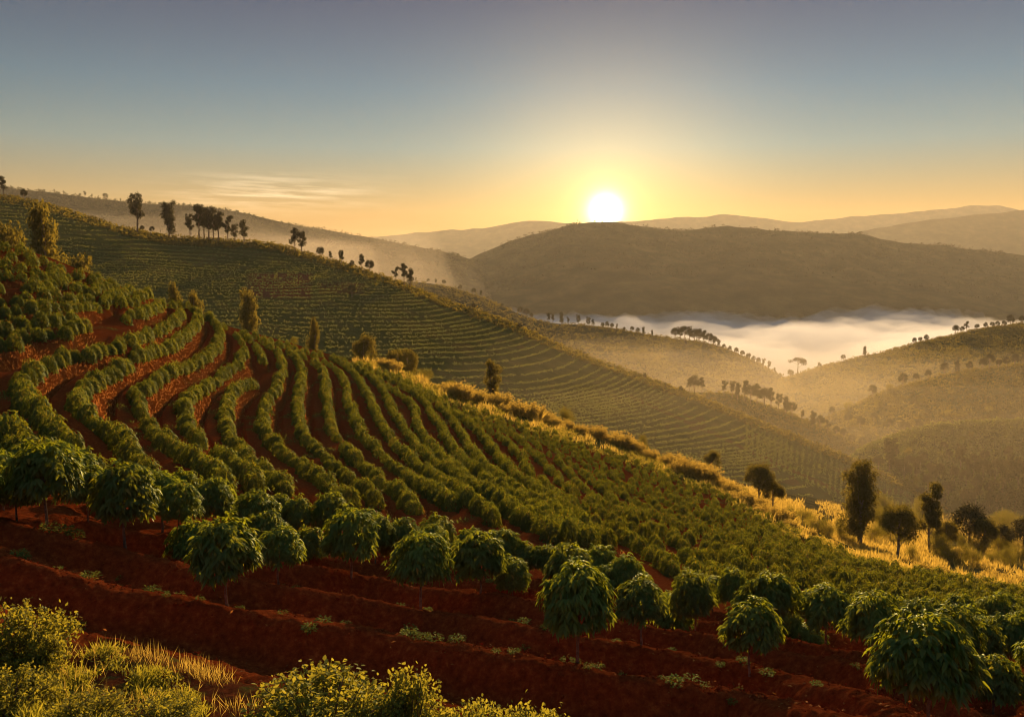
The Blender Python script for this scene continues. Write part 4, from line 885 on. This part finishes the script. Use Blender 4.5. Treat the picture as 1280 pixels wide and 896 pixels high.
def reed(seed, n=240):
    r = np.random.default_rng(seed); ph = r.random(n) * 6.28; q = np.sqrt(r.random(n)) * .55; P = np.stack([q * np.cos(ph), q * np.sin(ph), np.zeros(n)], -1)
    D = np.stack([np.cos(ph) * q * .7 + r.normal(0, .12, n), np.sin(ph) * q * .7 + r.normal(0, .12, n), np.ones(n)], -1); a = Acc()
    L = r.uniform(.5, 1.0, n) * (1.1 - .5 * q); V, Q, t = leaf_quads(P, D, nrm(r.normal(0, 1, (n, 3)) * np.array([1, 1, .1])), L, .05, .12, np.clip(r.normal(.5, .25, n), 0, 1)); a.add(V, Q, None, t)
    m = n; T = P[:m] + nrm(D[:m]) * (L[:m, None] * r.uniform(.55, 1, (m, 1))); k = 5
    T = np.repeat(T, k, 0) + r.normal(0, .05, (m * k, 3)); V, Q, t = leaf_quads(T, nrm(r.normal(0, 1, (m * k, 3)) + np.array([0, 0, .6])), r.normal(0, 1, (m * k, 3)), .13, .05, .1, np.clip(r.normal(.65, .2, m * k), 0, 1)); a.add(V, Q, None, t)
    return a.mesh('golden_reed')
REED = [reed(600 + i) for i in range(4)]
RS = [(478, 1, 14), (492, 2, 16), (508, 4, 20), (535, 2, 18), (556, 2, 22), (566, 4, 26), (580, 3, 24), (590, 6, 20), (612, 5, 22), (628, 3, 22), (640, 6, 20), (652, 3, 22), (664, 2, 24), (676, 4, 28), (684, 3, 26), (696, 5, 24), (712, 4, 20), (728, 4, 22), (742, 6, 22), (756, 5, 22), (770, 6, 22), (786, 6, 20), (800, 5, 20), (816, 6, 20), (832, 7, 22), (846, 6, 24), (858, 7, 26), (870, 7, 24), (884, 6, 26), (898, 8, 24), (912, 8, 26), (926, 9, 24), (940, 9, 24), (955, 8, 22), (972, 8, 22), (990, 7, 20), (1010, 6, 18), (1035, 5, 16), (1088, 4, 18), (1110, 3, 16), (1150, 3, 18), (1180, 3, 20), (1212, 3, 20), (1246, 3, 20), (1270, 3, 22)]
_rr = np.random.default_rng(9); RS = [(u + _rr.normal(0, 4), dv + _rr.normal(0, 1.5), h * _rr.uniform(.45, 1.0)) for u, dv, h in RS if _rr.random() > .18]; RS.sort()
for i, (u, dv, hpx) in enumerate(RS):
    P = near(np.array(u), np.array(crest(u) + dv)); d = float(depth(u, crest(u) + dv)); h = hpx * d / F
    o = obj('golden_reed', REED[i % 4], M['gold'], None, P - np.array([0, 0, .1])); o.scale = (h * 1.15, h * 1.15, h); o.rotation_euler = (0, 0, R.random() * 6.28)
    nth = ORD[i] if i < 23 else ORD[len(RS) - 1 - i]; dv = max(dv, .5); side = 'left' if i < 23 else 'right'
    tag(o, f"feathery golden grass clump, {nth} from the {side} along the upper edge of the crop", 'grass clump', 'golden grass clumps along the edge of the crop')

# ------------------------------------------------------------------ the viewer's own grassy bank
MC = [(-160, 788, 12.2), (0, 802, 11.6), (60, 806, 11.4), (110, 812, 11.2), (170, 822, 11.0), (240, 836, 10.8), (310, 862, 10.4), (370, 884, 10.1), (450, 906, 9.9), (560, 918, 9.7), (640, 922, 9.6), (760, 935, 9.5), (900, 965, 9.4)]
MB = [(u, 1060, 6.2) for u, v, d in MC]
def mound_col(t):
    n = noise(t, 3.0, 6, .7); s = ramp(t, noise(t, 9, 6, .7), [(.3, (.06, .017, .008)), (.6, (.16, .045, .017)), (.8, (.26, .09, .03))])
    g2 = ramp(t, noise(t, 14, 5), [(.3, (.05, .06, .014)), (.7, (.15, .12, .03))]); f = ramp(t, n, [(.50, (0, 0, 0)), (.64, (1, 1, 1))])
    return mixc(t, f, s, g2)
M['mound'] = ground_mat('grassy_bank', mound_col, 9, 1.0, .08)
hill('mound', 'grassy_bank', 'grassy red bank in the foreground', MC, MB, M['mound'], 220, 90, 1.1, .22, .9, 6, .75, None, 14)
def mound_grass():
    n = 60000; u = R.uniform(-60, 700, n); vc = crest_of('mound', u); v = vc + (1000 - vc) * R.random(n) ** 1.2
    den = smooth(-.02, .3, fbm(u / 45, v / 26, 83, 4)) * (u < 420) + .6 * (u >= 420); k = R.random(n) < den; u, v = u[k], v[k]
    P = hp('mound', u, v); hh = R.uniform(.05, .16, len(u)) * (.7 + .8 * smooth(.0, .5, fbm(u / 30, v / 20, 85, 3)))
    a = Acc(); V, Q, t = blades(P, hh, R.uniform(.008, .018, len(u)), .55, 7); a.add(V, Q, None, t)
    k2 = 26000; j = R.integers(0, len(u), k2); P2 = P[j] + R.normal(0, .03, (k2, 3)) + np.array([0, 0, .05])
    V, Q, t = leaf_quads(P2, nrm(R.normal(0, 1, (k2, 3)) + np.array([0, 0, .3])), nrm(R.normal(0, 1, (k2, 3)) + np.array([0, 0, 1])), R.uniform(.02, .05, k2), R.uniform(.012, .026, k2), .1, R.random(k2)); a.add(V, Q, None, t)
    tag(obj('bank_turf', a.mesh('bank_turf'), M['shrub']), 'short grass and herbs on the foreground bank', 'grass', kind='stuff')
    a = Acc()
    for uc, vc_, s_, m in [(172, 828, 14, 90), (190, 830, 14, 60), (236, 838, 16, 130), (255, 843, 12, 90), (275, 850, 10, 60), (120, 818, 22, 60), (60, 850, 40, 120), (150, 870, 40, 160), (300, 880, 25, 90)]:
        u = R.normal(uc, s_, m); v = vc_ + np.abs(R.normal(0, 6, m)); P = hp('mound', u, v)
        V, Q, t = blades(P, R.uniform(.08, .28, m), .006, .35, 8 + uc); a.add(V, Q, None, t)
    tag(obj('straw_grass', a.mesh('straw_grass'), M['gold']), 'tall straw grass on the foreground bank', 'grass', kind='stuff')
mound_grass()
def leafy_shrub(seed, w, h, n, ll, stems):
    """low hedge-like shrub of small leaves in sprays, with its stems"""
    r = np.random.default_rng(seed); c = Acc(); s = Acc()
    for i in range(stems):
        an = r.random() * 6.28; q = math.sqrt(r.random()); e = np.array([q * w * .5 * math.cos(an), q * w * .5 * math.sin(an), h * (1 - .55 * q * q) * r.uniform(.72, 1.12)])
        b = np.array([e[0] * .3, e[1] * .3, -.05]); tt = np.linspace(0, 1, 6)[:, None]; path = b + (e - b) * tt + np.array([0, 0, .12 * h]) * np.sin(tt * 3.14)
        V, Q = tube(path, np.linspace(.009, .003, 6), 5); s.add(V, Q)
        k = n // stems; f = r.random(k) ** .6; P = b + (e - b) * f[:, None] + np.array([0, 0, .12 * h]) * np.sin(f * 3.14)[:, None] + r.normal(0, .045, (k, 3)) * (1.25 - f[:, None] * .5)
        o = nrm(e - b + r.normal(0, .1, 3)); D = nrm(r.normal(0, .8, (k, 3)) + o * .6); L = ll * r.uniform(.55, 1.2, k)
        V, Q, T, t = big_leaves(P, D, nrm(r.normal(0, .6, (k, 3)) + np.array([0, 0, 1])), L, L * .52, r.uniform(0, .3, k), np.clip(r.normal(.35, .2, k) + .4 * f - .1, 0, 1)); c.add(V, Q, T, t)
    return c.mesh('foliage'), s.mesh('stem')
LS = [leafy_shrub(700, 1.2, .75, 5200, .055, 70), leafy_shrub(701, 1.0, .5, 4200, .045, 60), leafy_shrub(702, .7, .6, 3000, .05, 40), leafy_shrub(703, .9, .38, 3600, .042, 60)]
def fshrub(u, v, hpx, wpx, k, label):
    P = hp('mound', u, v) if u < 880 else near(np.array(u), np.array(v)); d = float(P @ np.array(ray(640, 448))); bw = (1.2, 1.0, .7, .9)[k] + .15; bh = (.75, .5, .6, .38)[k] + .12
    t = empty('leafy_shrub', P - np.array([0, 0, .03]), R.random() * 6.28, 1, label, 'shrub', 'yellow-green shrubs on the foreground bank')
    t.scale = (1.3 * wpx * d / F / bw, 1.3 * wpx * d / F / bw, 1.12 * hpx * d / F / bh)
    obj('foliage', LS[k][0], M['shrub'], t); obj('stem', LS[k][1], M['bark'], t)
fshrub(28, 838, 92, 125, 0, 'large yellow-green leafy shrub in the lower left corner of the bank')
fshrub(58, 850, 60, 60, 2, 'upright leafy shrub at the right shoulder of the large corner shrub')
fshrub(10, 892, 60, 110, 1, 'low yellow shrub at the bottom left below the large corner shrub')
fshrub(110, 905, 36, 110, 3, 'low creeping shrub on the bank below the straw grass')
fshrub(200, 915, 40, 100, 3, 'low creeping shrub at the bottom edge between the corner and the dark-hearted shrub')
fshrub(402, 925, 98, 190, 0, 'wide dark-hearted shrub with sunlit top, bottom centre-left')
fshrub(515, 930, 100, 90, 2, 'narrow upright shrub right of the wide dark-hearted shrub')
fshrub(600, 938, 84, 110, 1, 'feathery yellow shrub left of the lowest bottom shrub')
fshrub(668, 944, 74, 110, 3, 'lowest yellow shrub at the bottom edge, right end of the bank')
fshrub(460, 940, 80, 90, 1, 'small shrub squeezed behind the wide dark-hearted shrub')
# broad-leaved weed by the left corner
def broad_weed():
    t = empty('broad_weed', hp('mound', 44, 880), .4, 1, 'broad-leaved pale green weed among the herbs at the lower left', 'weed')
    r = np.random.default_rng(5); a = Acc(); n = 12; ph = r.random(n) * 6.28; P = np.stack([0 * ph, 0 * ph, r.uniform(.05, .26, n)], -1)
    V, Q, T, tt = big_leaves(P, np.stack([np.cos(ph), np.sin(ph), .5 + 0 * ph], -1), np.tile([0, 0, 1.0], (n, 1)), r.uniform(.14, .22, n), r.uniform(.06, .09, n), .4, r.uniform(.5, 1, n)); a.add(V, Q, T, tt)
    obj('leaves', a.mesh('leaves'), M['weed'], t); s = Acc(); V, Q = tube(np.array([[0, 0, -.03], [.01, 0, .15], [0, .01, .3]]), [.008, .006, .004], 6); s.add(V, Q); obj('stem', s.mesh('stem'), M['weed'], t)
broad_weed()
def weed(seed, n=90):
    r = np.random.default_rng(seed); ph = r.random(n) * 6.28; q = np.sqrt(r.random(n)) * .22; P = np.stack([q * np.cos(ph), q * np.sin(ph), r.random(n) * .22 * (1.2 - q)], -1)
    a = Acc(); V, Q, T, t = big_leaves(P, np.stack([np.cos(ph), np.sin(ph), r.uniform(.1, .9, n)], -1) + r.normal(0, .3, (n, 3)), nrm(np.tile([0, 0, 1.0], (n, 1)) + r.normal(0, .3, (n, 3))), r.uniform(.07, .16, n), r.uniform(.035, .07, n), .3, r.random(n)); a.add(V, Q, T, t); return a.mesh('furrow_weed')
WEED = [weed(800 + i, 60 + 25 * i) for i in range(4)]
WS = [(60, 684, 24), (80, 687, 26), (95, 692, 22), (72, 722, 16), (112, 736, 24), (100, 731, 16), (190, 752, 20), (205, 757, 14), (227, 760, 12), (20, 712, 14), (300, 772, 12), (352, 786, 14), (405, 792, 20), (432, 795, 18), (355, 742, 10), (370, 745, 10), (500, 767, 14), (516, 768, 12), (535, 770, 12), (512, 818, 24), (530, 820, 18), (545, 822, 22), (572, 826, 22), (620, 838, 14), (642, 840, 16), (708, 848, 14), (735, 860, 14), (655, 794, 16), (585, 763, 12), (640, 770, 10), (840, 828, 12), (866, 872, 22), (880, 876, 14), (900, 848, 12), (958, 862, 18), (1020, 880, 14), (915, 893, 12), (770, 812, 12), (1070, 852, 12), (395, 700, 10), (400, 716, 10), (612, 742, 10), (150, 712, 12), (250, 775, 12), (826, 870, 10)]
_wr = np.random.default_rng(21)
for _k in range(34):
    _u = _wr.uniform(10, 1180); _v = (.17 * _u + _wr.choice([700, 735, 768]) + _wr.normal(0, 7))
    if _v < 890 and (_u > 330 or _v < 770): WS.append((float(_u), float(_v), float(_wr.uniform(10, 24))))
for i, (u, v, wpx) in enumerate(sorted(WS)):
    P = near(np.array(u), np.array(v)); z, *_ = ground_at(P[0], P[1]); d = float(depth(u, v)); s = wpx * d / F / .6
    o = obj('furrow_weed', WEED[i % 4], M['weed'], None, (P[0], P[1], z)); o.scale = (s * 1.2, s * 1.2, s); o.rotation_euler = (0, 0, R.random() * 6.28)
    nth, sd = (ORD[i], 'left') if i < len(WS) // 2 else (ORD[len(WS) - 1 - i], 'right')
    tag(o, f"small leafy weed on the red furrows, {nth} from the {sd}", 'weed', 'weeds on the red furrows')

# ------------------------------------------------------------------ crumbs of earth on the furrows
def clods():
    m = 7000; idx = np.nonzero((flat[:, 1] < 40) & (fu > -20) & (fu < 1300) & (fv < 915))[0]
    wt = (.25 + 1.6 * np.maximum(OFF[idx], 0) / .3) * (.3 + smooth(-.3, .3, fbm(flat[idx, 0] * .5, flat[idx, 1] * .5, 95, 3))); k = R.choice(idx, m, p=wt / wt.sum())
    P = flat[k] + R.normal(0, .12, (m, 3)) * np.array([1, 1, 0]); sz = np.exp(R.normal(-3.95, .5, m))[:, None, None]
    o6 = np.array([[1, 0, 0], [0, 1, 0], [-1, 0, 0], [0, -1, 0], [0, 0, .8], [0, 0, -.6]], float)[None]
    V = P[:, None] + o6 * sz * R.uniform(.6, 1.4, (m, 6, 1)) + R.normal(0, .25, (m, 6, 3)) * sz
    f = np.array([[0, 1, 4], [1, 2, 4], [2, 3, 4], [3, 0, 4], [1, 0, 5], [2, 1, 5], [3, 2, 5], [0, 3, 5]]); T = (np.arange(m) * 6)[:, None, None] + f[None]
    me = np_mesh('soil_clods', V.reshape(-1, 3), None, T.reshape(-1, 3), False, {'bank': np.zeros(m * 6), 'grass': np.zeros(m * 6)})
    tag(obj('soil_clods', me, M['soil']), 'loose crumbs of red earth on the furrows', 'soil', kind='stuff')
    n = 1800; k = R.choice(idx, n); P = flat[k] + R.normal(0, .15, (n, 3)) * np.array([1, 1, 0]) + np.array([0, 0, .012]); a = Acc()
    V, Q, t = leaf_quads(P, R.normal(0, 1, (n, 3)) * np.array([1, 1, .25]), nrm(R.normal(0, .3, (n, 3)) + np.array([0, 0, 1])), R.uniform(.05, .14, n), R.uniform(.02, .05, n), .1, R.random(n)); a.add(V, Q, None, t)
    tag(obj('leaf_litter', a.mesh('leaf_litter'), M['dry']), 'dry fallen leaves on the furrows', 'litter', kind='stuff')
clods()
